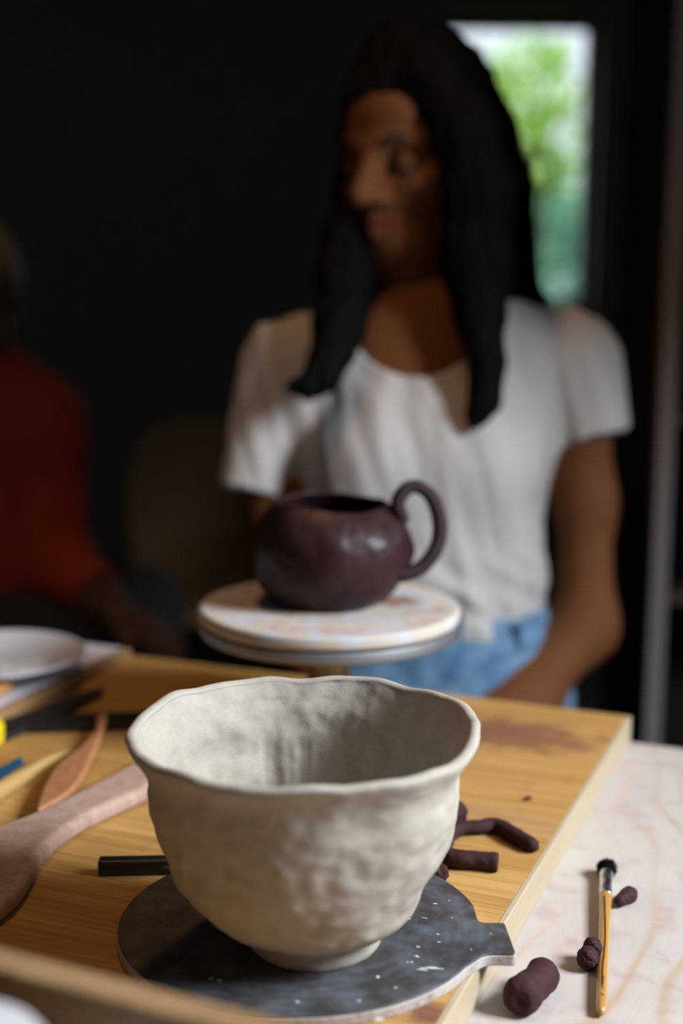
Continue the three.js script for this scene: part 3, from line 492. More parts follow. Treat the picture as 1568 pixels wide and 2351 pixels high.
// ---------------------------------------------------------------- wooden tools on the board
{
  const wood = (a, b, s = 1) => texture(512, 512, (x, y) => { const f = fbm2(x * 30 * s, y * 3 * s, 4), k = fbm2(x * 7, y * 7 + 3, 3); return mix3(a, b, clamp(0.45 + 0.6 * f + 0.6 * k, 0, 1)); });
  const Bz = BOARD;
  const plan = (pts, Y) => pts.map(([x, y]) => { const p = on(x, y, Y); p.y = 0; return p; });
  // big spoon, worn pale on the handle
  {
    const Y = Bz + 0.012, out = plan([[372, 1716], [310, 1748], [220, 1794], [150, 1830], [80, 1862], [0, 1892], [-110, 1930], [-200, 1995], [-215, 2080], [-150, 2125], [-60, 2112], [0, 2078], [42, 2044], [72, 2000], [98, 1950], [135, 1914], [200, 1872], [275, 1836], [372, 1786]], Y);
    const tex = wood([0.36, 0.225, 0.165], [0.46, 0.325, 0.27]); tex.repeat.set(8, 8);
    const c = plan([[-85, 2010]], Y)[0], hol = ell(V(c.x, 0.030, c.z), [0.034, 0.0245, 0.041]);
    const m = part('wooden_spoon', planarUV(tool(out, 0.0125, 0.0052, 0.0013, hol), (v) => [v.x * 0.7 + v.z * 0.7, v.z - v.x]), mat([1, 1, 1], 0.65, { map: tex, specularIntensity: 0.5 }), scene);
    m.position.y = Bz + 0.0003; tag(m, 'big worn wooden spoon with a pale pinkish handle, lying left of the bowl', 'spoon');
  }
  // red-brown wooden spatula
  {
    const out = plan([[228, 1640], [242, 1641], [238, 1690], [224, 1730], [212, 1752], [196, 1790], [168, 1828], [120, 1862], [86, 1876], [92, 1842], [112, 1798], [140, 1764], [176, 1736], [206, 1708], [220, 1684]], Bz + 0.006);
    const tex = wood([0.32, 0.125, 0.05], [0.42, 0.2, 0.085]); tex.repeat.set(9, 9);
    const g = moved(tool(out, 0.006, 0.0026, 0.0009), 0, Bz + 0.0062, 0);
    tag(part('wooden_spatula', planarUV(g, (v) => [v.x, v.z]), mat([1, 1, 1], 0.5, { map: tex }), scene), 'reddish wooden spatula with a narrow handle and leaf-shaped blade, crossing the black bar', 'spatula');
  }
  const stick = (name, label, cat, pts, radii, Y, m, opt = {}) => tag(part(name, sweep(pts.map(([x, y], i) => on(x, y, Y + (Array.isArray(radii) ? radii[Math.min(i, radii.length - 1)] : radii))), radii, { seg: 40, around: 20, ...opt }), m, scene), label, cat);
  const pine = wood([0.4, 0.24, 0.08], [0.5, 0.34, 0.13]);
  stick('modelling_tool', 'tapered light wooden modelling stick at the left edge, pointing at the spatula', 'tool', [[158, 1724], [100, 1752], [40, 1790], [-60, 1850]], [0.0016, 0.0042, 0.0062, 0.0064], Bz, mat([1, 1, 1], 0.4, { map: pine, clearcoat: 0.4, clearcoatRoughness: 0.3 }));
  stick('blue_handle', 'slim dark blue tool handle entering at the left edge, above the wooden stick', 'tool', [[44, 1750], [0, 1776], [-60, 1812]], [0.0034, 0.0036, 0.0036], Bz, mat([0.004, 0.045, 0.1], 0.35));
  const black = mat([0.005, 0.005, 0.005], 0.55);
  // black tools
  {
    const out = plan([[236, 1576], [232, 1588], [150, 1628], [60, 1668], [0, 1694], [-80, 1728], [-90, 1676], [0, 1652], [90, 1622], [170, 1594]], Bz + 0.006);
    tag(part('black_paddle', moved(tool(out, 0.006, 0.0026, 0.001), 0, Bz + 0.0002, 0), black, scene), 'black tapered modelling paddle lying along the thin board with the white paper', 'tool');
    const bar = plan([[60, 1646], [200, 1640], [330, 1636], [420, 1642], [420, 1668], [330, 1664], [200, 1670], [60, 1674]], Bz + 0.004);
    tag(part('black_ruler', moved(slab(bar, 0.005, 0.0012, false), 0, Bz + 0.0005, 0), black, scene), 'flat black bar lying crosswise under the spatula handle, behind the bowl', 'tool');
  }
  // dark square bar next to the bowl
  {
    const a = on(226, 1986, Bz + 0.0055), b = on(520, 1980, Bz + 0.0055), L = a.distanceTo(b);
    const t = thing('dark_bar', 'near-black square bar with a tiny stamped mark, sticking out left of the bowl', 'tool', a.clone().lerp(b, 0.5).setY(Bz).toArray(), -Math.atan2(b.z - a.z, b.x - a.x));
    part('bar', moved(rbox(L, 0.0095, 0.0095, 0.0016, 3), 0, 0.0048, 0), mat([0.014, 0.0105, 0.009], 0.4), t);
    const c = document.createElement('canvas'); c.width = 128; c.height = 64; const x = c.getContext('2d'); x.fillStyle = '#1c1714'; x.fillRect(0, 0, 128, 64); x.fillStyle = '#a88060'; x.font = 'italic 40px sans-serif'; x.fillText('..ro/', 14, 44);
    const tx = new THREE.CanvasTexture(c); tx.colorSpace = THREE.SRGBColorSpace;
    part('stamped_mark', moved(new THREE.BoxGeometry(0.011, 0.0055, 0.0002), -L / 2 + 0.0405, 0.0055, 0.0048), mat([1, 1, 1], 0.5, { map: tx }), t);
  }
  // thin board with white paper, saucer and small things
  {
    const g = thing('thin_board', 'thin light wood panel carrying the white paper, at the back left of the bamboo', 'board', CORNER.toArray(), TURN);
    const tex = wood([0.33, 0.19, 0.08], [0.42, 0.26, 0.11]); tex.repeat.set(5, 5);
    const up = BOARD - TABLE;
    part('panel', planarUV(moved(rbox(0.34, 0.009, 0.36, 0.0015), -0.455 - 0.17, up + 0.0047, 0.188), (v) => [v.z, v.x]), mat([1, 1, 1], 0.55, { map: tex }), g);
    const sheet = new THREE.PlaneGeometry(0.326, 0.345, 60, 60).rotateX(-Math.PI / 2), p = sheet.attributes.position;
    const skin = (k) => { const q = sheet.clone(), pp = q.attributes.position; for (let i = 0; i < pp.count; i++) { const x = pp.getX(i), z = pp.getZ(i); pp.setY(i, 0.0010 + 0.0006 * (1 + fbm2(x * 14, z * 14, 2)) + k * 0.0004); } q.computeVertexNormals(); return q; };
    const bottom = skin(0); const bi = bottom.index.array; for (let i = 0; i < bi.length; i += 3) [bi[i], bi[i + 1]] = [bi[i + 1], bi[i]]; bottom.computeVertexNormals();
    const paper = part('white_paper', mergeGeometries([skin(1), bottom]), mat([0.64, 0.62, 0.66], 0.8), scene);
    const cc = V(-0.455 - 0.17, up + 0.0087, 0.186).applyAxisAngle(V(0, 1, 0), TURN).add(CORNER);
    paper.position.copy(cc); paper.rotation.y = TURN; tag(paper, 'sheet of white paper under the white saucer, covering the thin wood panel', 'paper');
    const sc = on(-5, 1545, BOARD + 0.011); const s = thing('saucer', 'white ceramic saucer smeared with white slip, on the paper at the left edge', 'saucer', [sc.x, BOARD + 0.0112, sc.z]);
    part('dish', lathe([[0.0001, 0.001], [0.03, 0.0005], [0.036, 0], [0.038, 0.002], [0.055, 0.008], [0.072, 0.0155], [0.0745, 0.017], [0.0745, 0.0185], [0.0715, 0.0185], [0.054, 0.0115], [0.037, 0.005], [0.0001, 0.0045]], 96), mat([0.7, 0.7, 0.75], 0.25), s);
    const slip = nets((x, y, z) => union([ell(V(0.012, 0.006, 0.004), [0.03, 0.005, 0.018]), ell(V(-0.02, 0.0065, -0.012), [0.022, 0.006, 0.014]), ell(V(0.025, 0.006, -0.014), [0.014, 0.005, 0.012])], 0.006)(x, y, z) + 0.0014 * fbm3(x * 90, y * 90, z * 90, 2), [-0.05, 0.003, -0.04], [0.05, 0.016, 0.035], 0.0018);
    part('white_slip', slip, mat([0.6, 0.6, 0.6], 0.5), s);
    stick('wooden_peg', 'short orange wooden stick end lying on the paper in front of the saucer', 'tool', [[18, 1572], [-10, 1590], [-60, 1622]], [0.0045, 0.005, 0.005], BOARD + 0.011, mat([0.5, 0.25, 0.06], 0.5));
    const yc = on(-32, 1708, BOARD); const y = part('yellow_cap', lathe([[0.0001, 0], [0.011, 0], [0.0135, 0.002], [0.0138, 0.014], [0.012, 0.0175], [0.0001, 0.018]], 48), mat([0.7, 0.55, 0.01], 0.4), scene);
    y.position.set(yc.x, BOARD + 0.0002, yc.z); tag(y, 'bright yellow plastic cap, just peeking in at the left edge', 'cap');
  }
  // wooden box close to the lens
  {
    const far = on(300, 2262, 0.885), ang = 24.8 * Math.PI / 180;
    const t = thing('wooden_box', 'open plain wooden box close to the lens in the lower left corner, blurred', 'box', [far.x, TABLE, far.z], -ang);
    const tex = wood([0.26, 0.15, 0.07], [0.33, 0.205, 0.10]); tex.repeat.set(6, 6);
    const m = mat([1, 1, 1], 0.55, { map: tex }), W = 0.40, D = 0.17, H = 0.127, th = 0.016;
    const bw = (w, h, d, x, y, z) => part('side_panel', planarUV(moved(rbox(w, h, d, 0.003, 3), x, y, z), (v) => [v.x, v.y + v.z]), m, t);
    bw(W, H, th, -0.09, H / 2, 0.004); bw(W, H, th, -0.09, H / 2, D); bw(th, H, D - th - 0.004, -0.09 - W / 2 + th / 2, H / 2, D / 2 + 0.002); bw(th, H, D - th - 0.004, -0.09 + W / 2 - th / 2, H / 2, D / 2 + 0.002);
    part('bottom_panel', moved(rbox(W - 2 * th, 0.006, D - th - 0.004, 0.001), -0.09, 0.004, D / 2 + 0.002), m, t);
    const c = on(-120, 2400, 0.9), hp = 0.9 - TABLE - 0.0073; const pot = thing('lidded_jar', 'pale grey lidded jar in the wooden box, its lid edge in the bottom left corner', 'jar', [c.x, TABLE + 0.0073, c.z]);
    part('jar_body', lathe([[0.0001, 0], [0.026, 0], [0.0285, 0.003], [0.0285, hp - 0.014], [0.0001, hp - 0.014]], 64), mat([0.5, 0.5, 0.52], 0.5), pot);
    part('lid', lathe([[0.0001, hp - 0.0138], [0.0295, hp - 0.0138], [0.03, hp - 0.012], [0.03, hp - 0.002], [0.0285, hp], [0.0001, hp]], 64), mat([0.55, 0.55, 0.57], 0.5), pot);
  }
}
// ---------------------------------------------------------------- people
function handFields(w, dir, up, s = 1) {                 // wrist, direction of the fingers, back of the hand; five separate curled fingers
  const side = V().crossVectors(dir, up).normalize(), P = (a, b, c) => w.clone().addScaledVector(dir, a * s).addScaledVector(side, b * s).addScaledVector(up, c * s), f = [];
  f.push(cone(P(0.01, 0, 0), P(0.07, 0.022, 0), 0.02, 0.013), cone(P(0.01, 0, 0), P(0.07, -0.022, 0), 0.02, 0.013), cone(P(0.01, 0, 0), P(0.075, 0, 0), 0.02, 0.014));
  [[0.03, 0.062], [0.01, 0.07], [-0.01, 0.066], [-0.03, 0.05]].forEach(([b, l], i) => f.push(...chain([P(0.075, b, 0), P(0.075 + l * 0.5, b * 1.1, -0.006), P(0.075 + l * 0.8, b * 1.1, -0.022), P(0.075 + l * 0.9, b * 1.08, -0.036)], [0.0095, 0.0088, 0.008, 0.007])));
  f.push(...chain([P(0.02, 0.02, -0.004), P(0.05, 0.042, -0.012), P(0.078, 0.048, -0.02)], [0.013, 0.0105, 0.008]));
  return f;
}
function headFields(M) {                                  // M: head frame, x to her left, y up, z out of the face
  const P = (x, y, z) => V(x, y, z).applyMatrix4(M), rot = new THREE.Matrix4().extractRotation(M), E = (x, y, z, r) => ell(P(x, y, z), r, rot);
  const base = union([E(0, 0.035, -0.014, [0.067, 0.084, 0.088]), E(0, -0.03, 0.018, [0.06, 0.078, 0.07]), E(0, -0.084, 0.058, [0.026, 0.022, 0.024]), cone(P(-0.046, -0.06, 0.0), P(-0.018, -0.088, 0.055), 0.022, 0.02), cone(P(0.046, -0.06, 0.0), P(0.018, -0.088, 0.055), 0.022, 0.02)], 0.03);
  const soft = union([E(-0.041, -0.022, 0.056, [0.024, 0.018, 0.022]), E(0.041, -0.022, 0.056, [0.024, 0.018, 0.022]), E(0, 0.045, 0.062, [0.045, 0.03, 0.022]), cone(P(-0.045, 0.018, 0.066), P(-0.012, 0.016, 0.082), 0.009, 0.009), cone(P(0.045, 0.018, 0.066), P(0.012, 0.016, 0.082), 0.009, 0.009)], 0.015);
  const nose = union([cone(P(0, 0.008, 0.084), P(0, -0.03, 0.106), 0.0085, 0.0115), E(-0.012, -0.034, 0.094, [0.009, 0.008, 0.01]), E(0.012, -0.034, 0.094, [0.009, 0.008, 0.01])], 0.008);
  const lips = union([cone(P(-0.021, -0.06, 0.078), P(0, -0.055, 0.0895), 0.004, 0.006), cone(P(0.021, -0.06, 0.078), P(0, -0.055, 0.0895), 0.004, 0.006), cone(P(-0.019, -0.062, 0.078), P(0, -0.0665, 0.088), 0.004, 0.0072), cone(P(0.019, -0.062, 0.078), P(0, -0.0665, 0.088), 0.004, 0.0072)], 0.005);
  const slit = [cone(P(-0.022, -0.0605, 0.083), P(0, -0.0602, 0.0965), 0.0016, 0.0018), cone(P(0.022, -0.0605, 0.083), P(0, -0.0602, 0.0965), 0.0016, 0.0018)];
  const sock = [E(-0.032, 0.0, 0.092, [0.022, 0.015, 0.02]), E(0.032, 0.0, 0.092, [0.022, 0.015, 0.02])], lids = [E(-0.0315, -0.001, 0.068, [0.0145, 0.0125, 0.013]), E(0.0315, -0.001, 0.068, [0.0145, 0.0125, 0.013])];
  const ears = [E(-0.073, -0.006, -0.01, [0.009, 0.03, 0.018]), E(0.073, -0.006, -0.01, [0.009, 0.03, 0.018])];
  return {
    f: (x, y, z) => { let d = smin(base(x, y, z), soft(x, y, z), 0.018); for (const s of sock) d = smax(d, -s(x, y, z), 0.014); for (const l of lids) d = smin(d, l(x, y, z), 0.005); d = smin(d, nose(x, y, z), 0.012); d = smin(d, lips(x, y, z), 0.006); for (const s of slit) d = smax(d, -s(x, y, z), 0.002); for (const e of ears) d = smin(d, e(x, y, z), 0.008); return d; },
    lips, P, rot,
  };
}
{
  const D0 = 1.47, W = (x, y, dt = 0) => at(x, y, D0 + dt), skinA = [0.118, 0.044, 0.0165], lipA = [0.12, 0.03, 0.018];
  const HM = new THREE.Matrix4().makeRotationFromEuler(new THREE.Euler(0.1, -41 * Math.PI / 180, 0.03, 'YXZ')); HM.setPosition(W(972, 368, 0.02));
  const head = headFields(HM);
  const sR = W(652, 862, 0.02), sL = W(1332, 868, 0.02), eR = W(650, 1450, 0.01), wR = W(800, 1650, -0.12), eL = W(1342, 1440, 0.01), wL = W(1085, 1690, -0.11);
  const torso = [ell(W(985, 985, 0.03), [0.13, 0.15, 0.088]), cone(W(720, 862, 0.03), W(1275, 848, 0.03), 0.044, 0.044), ell(W(962, 1330, 0.02), [0.106, 0.17, 0.08]), ell(W(880, 1070, -0.045), [0.05, 0.052, 0.045]), ell(W(1095, 1065, -0.045), [0.05, 0.052, 0.045]), cone(W(965, 770, 0.045), W(740, 850, 0.035), 0.036, 0.03), cone(W(975, 770, 0.045), W(1260, 838, 0.035), 0.036, 0.03)];
  const hips = [ell(W(965, 1600, 0.03), [0.15, 0.12, 0.105])];
  const neck = cone(W(965, 800, 0.05), HM && V(0, -0.05, -0.025).applyMatrix4(HM), 0.05, 0.047);
  const armR = chain([sR, W(640, 1150, 0.015), eR, wR], [0.038, 0.034, 0.032, 0.023]), armL = chain([sL, W(1347, 1150, 0.015), eL, W(1200, 1612, -0.06), wL], [0.034, 0.027, 0.031, 0.0275, 0.023]);
  const hipR = W(860, 1660, 0.03), hipL = W(1080, 1655, 0.03), kneeR = V(hipR.x - 0.09, 0.56, hipR.z + 0.40), kneeL = V(hipL.x + 0.07, 0.56, hipL.z + 0.40), ankR = V(kneeR.x + 0.02, 0.09, kneeR.z - 0.08), ankL = V(kneeL.x - 0.01, 0.09, kneeL.z - 0.08);
  const legsF = [...chain([hipR, kneeR, ankR], [0.078, 0.055, 0.034]), ...chain([hipL, kneeL, ankL], [0.078, 0.055, 0.034])];
  const feet = [...chain([ankR, V(ankR.x - 0.01, 0.035, ankR.z + 0.13)], [0.036, 0.026]), ...chain([ankL, V(ankL.x + 0.01, 0.035, ankL.z + 0.13)], [0.036, 0.026])];
  const hands = [...handFields(wR, V(0.75, -0.25, 0.45).normalize(), V(0.1, 0.9, 0.3).normalize(), 0.9), ...handFields(wL, V(-0.8, -0.25, 0.42).normalize(), V(0, 0.9, 0.35).normalize(), 0.9)];
  const trunk = union([...torso, ...hips], 0.05), limbs = union([...armR, ...armL], 0.03), low = union(legsF, 0.03), hand = union(hands, 0.01), ft = union(feet, 0.02);
  const body = (x, y, z) => { let d = smin(trunk(x, y, z), neck(x, y, z), 0.05); d = smin(d, limbs(x, y, z), 0.03); d = smin(d, low(x, y, z), 0.04); d = smin(d, ft(x, y, z), 0.02); return d; };
  const cut = W(965, 690).y;
  const whole = (x, y, z) => smin(body(x, y, z), head.f(x, y, z), 0.02);
  const g1 = nets((x, y, z) => Math.max(smin(whole(x, y, z), hand(x, y, z), 0.012), y - cut - 0.012), [-0.2, 0, -1.66], [0.36, cut + 0.03, -0.9], 0.011, () => skinA);
  const hc = V(0, 0, 0).applyMatrix4(HM);
  const g2 = nets((x, y, z) => Math.max(whole(x, y, z), cut - y), [hc.x - 0.125, cut - 0.01, hc.z - 0.14], [hc.x + 0.11, hc.y + 0.145, hc.z + 0.13], 0.0036, (x, y, z) => { const k = smooth(0.002 - head.lips(x, y, z), 0, 0.003); return mix3(skinA, lipA, k); });
  const hb = (w) => [[w.x - 0.17, w.y - 0.15, w.z - 0.13], [w.x + 0.17, w.y + 0.1, w.z + 0.17]];
  const g3 = [wR, wL].map((w) => nets((x, y, z) => smin(hand(x, y, z), Math.max(limbs(x, y, z), Math.hypot(x - w.x, y - w.y, z - w.z) - 0.03), 0.012), ...hb(w), 0.004, () => skinA));
  const t = thing('person', 'dark-haired woman in a white T-shirt and blue jeans, seated behind the table and looking down', 'person');
  part('body', mergeGeometries([g1, g2, ...g3]), mat([1, 1, 1], 0.7, { vertexColors: true, specularIntensity: 0.2 }), t);
  // face details
  const black = mat([0.006, 0.005, 0.005], 0.6);
  for (const s of [-1, 1]) {
    part('eyebrow', sweep([[0.012, 0.017, 0.089], [0.026, 0.023, 0.084], [0.04, 0.022, 0.075], [0.05, 0.015, 0.064]].map(([x, y, z]) => head.P(s * x, y, z)), [0.0028, 0.0042, 0.0036, 0.0014], { seg: 20, around: 10, noise: 0.0008, freq: 500 }), black, t);
    part('eyelash', sweep([[0.018, -0.004, 0.0755], [0.026, -0.0085, 0.0805], [0.035, -0.009, 0.0805], [0.045, -0.005, 0.0735]].map(([x, y, z]) => head.P(s * x, y, z)), [0.0012, 0.0022, 0.0024, 0.0012], { seg: 20, around: 8 }), black, t);
  }
  // T-shirt
  const slR = chain([W(660, 850, 0.02), W(583, 1135, 0.0)], [0.05, 0.038]), slL = chain([W(1325, 838, 0.02), W(1362, 1018, 0.01)], [0.05, 0.040]);
  const hemR = W(580, 1132, 0), nR = W(580, 1132, 0).sub(W(612, 1000, 0)).normalize(), hemL = W(1361, 1006, 0), nL = hemL.clone().sub(W(1318, 850, 0)).normalize();
  const sleeves = [...slR, ...slL], shirtTrunk = union([...torso, ell(W(958, 1400, 0.015), [0.116, 0.15, 0.088])], 0.05), hemY = W(1100, 1462).y;
  const scoop = ell(W(955, 742, -0.03), [0.066, 0.053, 0.14]);
  const shirtF = (x, y, z) => {
    let a = slR[0](x, y, z), b = slL[0](x, y, z);
    a = Math.max(a, (x - hemR.x) * nR.x + (y - hemR.y) * nR.y + (z - hemR.z) * nR.z); b = Math.max(b, (x - hemL.x) * nL.x + (y - hemL.y) * nL.y + (z - hemL.z) * nL.z);
    let d = shirtTrunk(x, y, z) - 0.009; d = smin(d, a, 0.03); d = smin(d, b, 0.03);
    // folds: long drapes that fall from the shoulders, and soft creases at the waist
    const u = x + 0.25 * (y - 1.0), fold = n3(u * 26, y * 4.5, z * 10 + 3), fine = n3(u * 48 + 7, y * 8, z * 16), low = n3(x * 9, y * 30 + x * 18, 2);
    d += 0.004 * fold + 0.0011 * fine + 0.004 * low * smooth(0.9 - y, 0, 0.1);
    d = smax(d, -scoop(x, y, z), 0.004);
    return smax(d, hemY + 0.006 * Math.sin(x * 14) - y, 0.004);
  };
  const sg = nets(shirtF, [-0.2, hemY - 0.03, -1.66], [0.36, W(960, 690).y, -1.28], 0.0055);
  part('t_shirt', planarUV(sg, (v) => [v.x, v.y]), mat([0.395, 0.37, 0.35], 0.9, { sheen: 0.15, sheenRoughness: 0.6, sheenColor: new THREE.Color(1, 1, 1), bumpMap: texture(256, 256, (x, y) => 0.5 + 0.25 * Math.sin(x * 6.283 * 32) + 0.25 * Math.sin(y * 6.283 * 32), false), bumpScale: 0.0002 }), t);
  // jeans
  const jeansF = (x, y, z) => { let d = smin(union([...hips, ell(W(962, 1430, 0.015), [0.118, 0.1, 0.086])], 0.05)(x, y, z), low(x, y, z), 0.05) - 0.008; d += 0.003 * fbm3(x * 24, y * 30 + x * 9, z * 20, 2); return Math.max(d, y - (hemY + 0.035), 0.1 - y); };
  const denim = texture(1024, 1024, (x, y) => { const f = fbm2(x * 10, y * 10, 4), w = n2(x * 300, y * 40); return mix3([0.03, 0.09, 0.18], [0.12, 0.22, 0.33], clamp(0.5 + 0.8 * f, 0, 1)).map((q) => q * (1 + 0.14 * w)); });
  denim.repeat.set(2.5, 2.5);
  const jg = nets(jeansF, [-0.2, 0.08, -1.66], [0.36, hemY + 0.06, -0.88], 0.009), jm = mat([1, 1, 1], 0.85, { map: denim });
  const je = part('jeans', planarUV(jg, (v) => [v.x + v.z, v.y]), jm, t);
  const wb = []; for (let i = -10; i <= 10; i++) { const a = i / 10 * 1.25; wb.push([Math.sin(a), Math.cos(a)]); }
  for (const [px, py] of [[1052, 1450], [1186, 1478]]) { let tt = 1.2; while (tt < 1.6 && jeansF(...at(px, py, tt).toArray()) > 0) tt += 0.001; const p = at(px, py, tt); part('belt_loop', moved(rbox(0.009, 0.04, 0.005, 0.002), p.x, p.y, p.z), mat([0.03, 0.07, 0.13], 0.85), je); }
  // hair
  const cap = ell(V(-0.006, 0.04, -0.012).applyMatrix4(HM), [0.076, 0.098, 0.096], head.rot), face = ell(V(0.0, -0.03, 0.115).applyMatrix4(HM), [0.066, 0.1, 0.1], head.rot);
  const A = (list) => chain(list.map(([x, y, tt]) => at(x, y, tt)), list.map((l) => l[3]));
  const locks = [
    ...A([[915, 105, 1.45, 0.024], [985, 180, 1.42, 0.028], [1065, 300, 1.40, 0.03], [1098, 440, 1.40, 0.033], [1092, 600, 1.40, 0.033], [1102, 720, 1.385, 0.022], [1120, 830, 1.37, 0.0145], [1112, 920, 1.365, 0.0125], [1085, 978, 1.36, 0.005]]),
    ...A([[975, 120, 1.5, 0.026], [1045, 200, 1.5, 0.031], [1108, 310, 1.5, 0.034], [1148, 440, 1.5, 0.033], [1152, 570, 1.51, 0.031], [1130, 690, 1.5, 0.034]]),
    ...A([[1150, 520, 1.52, 0.03], [1172, 640, 1.53, 0.025], [1205, 705, 1.52, 0.02], [1258, 732, 1.5, 0.009]]),
    ...A([[885, 115, 1.46, 0.022], [836, 215, 1.45, 0.016], [812, 310, 1.47, 0.014], [806, 430, 1.485, 0.016], [797, 550, 1.475, 0.023], [790, 640, 1.45, 0.027], [778, 740, 1.41, 0.023], [765, 810, 1.39, 0.017], [742, 862, 1.38, 0.0125], [705, 888, 1.375, 0.008], [660, 888, 1.37, 0.003]]),
    ...A([[812, 560, 1.5, 0.025], [806, 680, 1.47, 0.022], [790, 780, 1.43, 0.014]]),
  ];
  const back = ell(W(1000, 560, 0.1), [0.095, 0.15, 0.055]), locksU = union(locks, 0.02);
  const hairF = (x, y, z) => {
    let d = smax(cap(x, y, z), -face(x, y, z), 0.01); d = smin(d, back(x, y, z), 0.03); d = smin(d, locksU(x, y, z), 0.012);
    return d + 0.0016 * n3(x * 190, y * 10, z * 190) + 0.0022 * n3(x * 70, y * 7 + 4, z * 70);
  };
  const hairMat = mat([0.0035, 0.003, 0.003], 0.8, { specularIntensity: 0.08 });
  const hg = nets(hairF, [-0.08, W(0, 1010).y - 0.03, -1.68], [0.26, W(960, 30).y + 0.03, -1.28], 0.0042);
  part('hair', hg, hairMat, t);
  // dark stool under her
  const st = thing('stool', 'dark wooden stool under the seated woman', 'stool', [(hipR.x + hipL.x) / 2, 0, hipR.z - 0.02]);
  const sy = Math.min(hipR.y, hipL.y) - 0.095, wood = mat([0.02, 0.015, 0.012], 0.6);
  part('seat', moved(lathe([[0.0001, 0], [0.165, 0], [0.17, 0.006], [0.17, 0.024], [0.165, 0.03], [0.0001, 0.028]], 48), 0, sy - 0.03, 0), wood, st);
  for (const [x, z] of [[-0.11, -0.11], [0.11, -0.11], [-0.11, 0.11], [0.11, 0.11]]) part('leg', sweep([V(x, sy - 0.032, z), V(x * 1.35, 0.002, z * 1.35)], [0.016, 0.014], { seg: 6, around: 12, flatEnd: true }), wood, st);
}
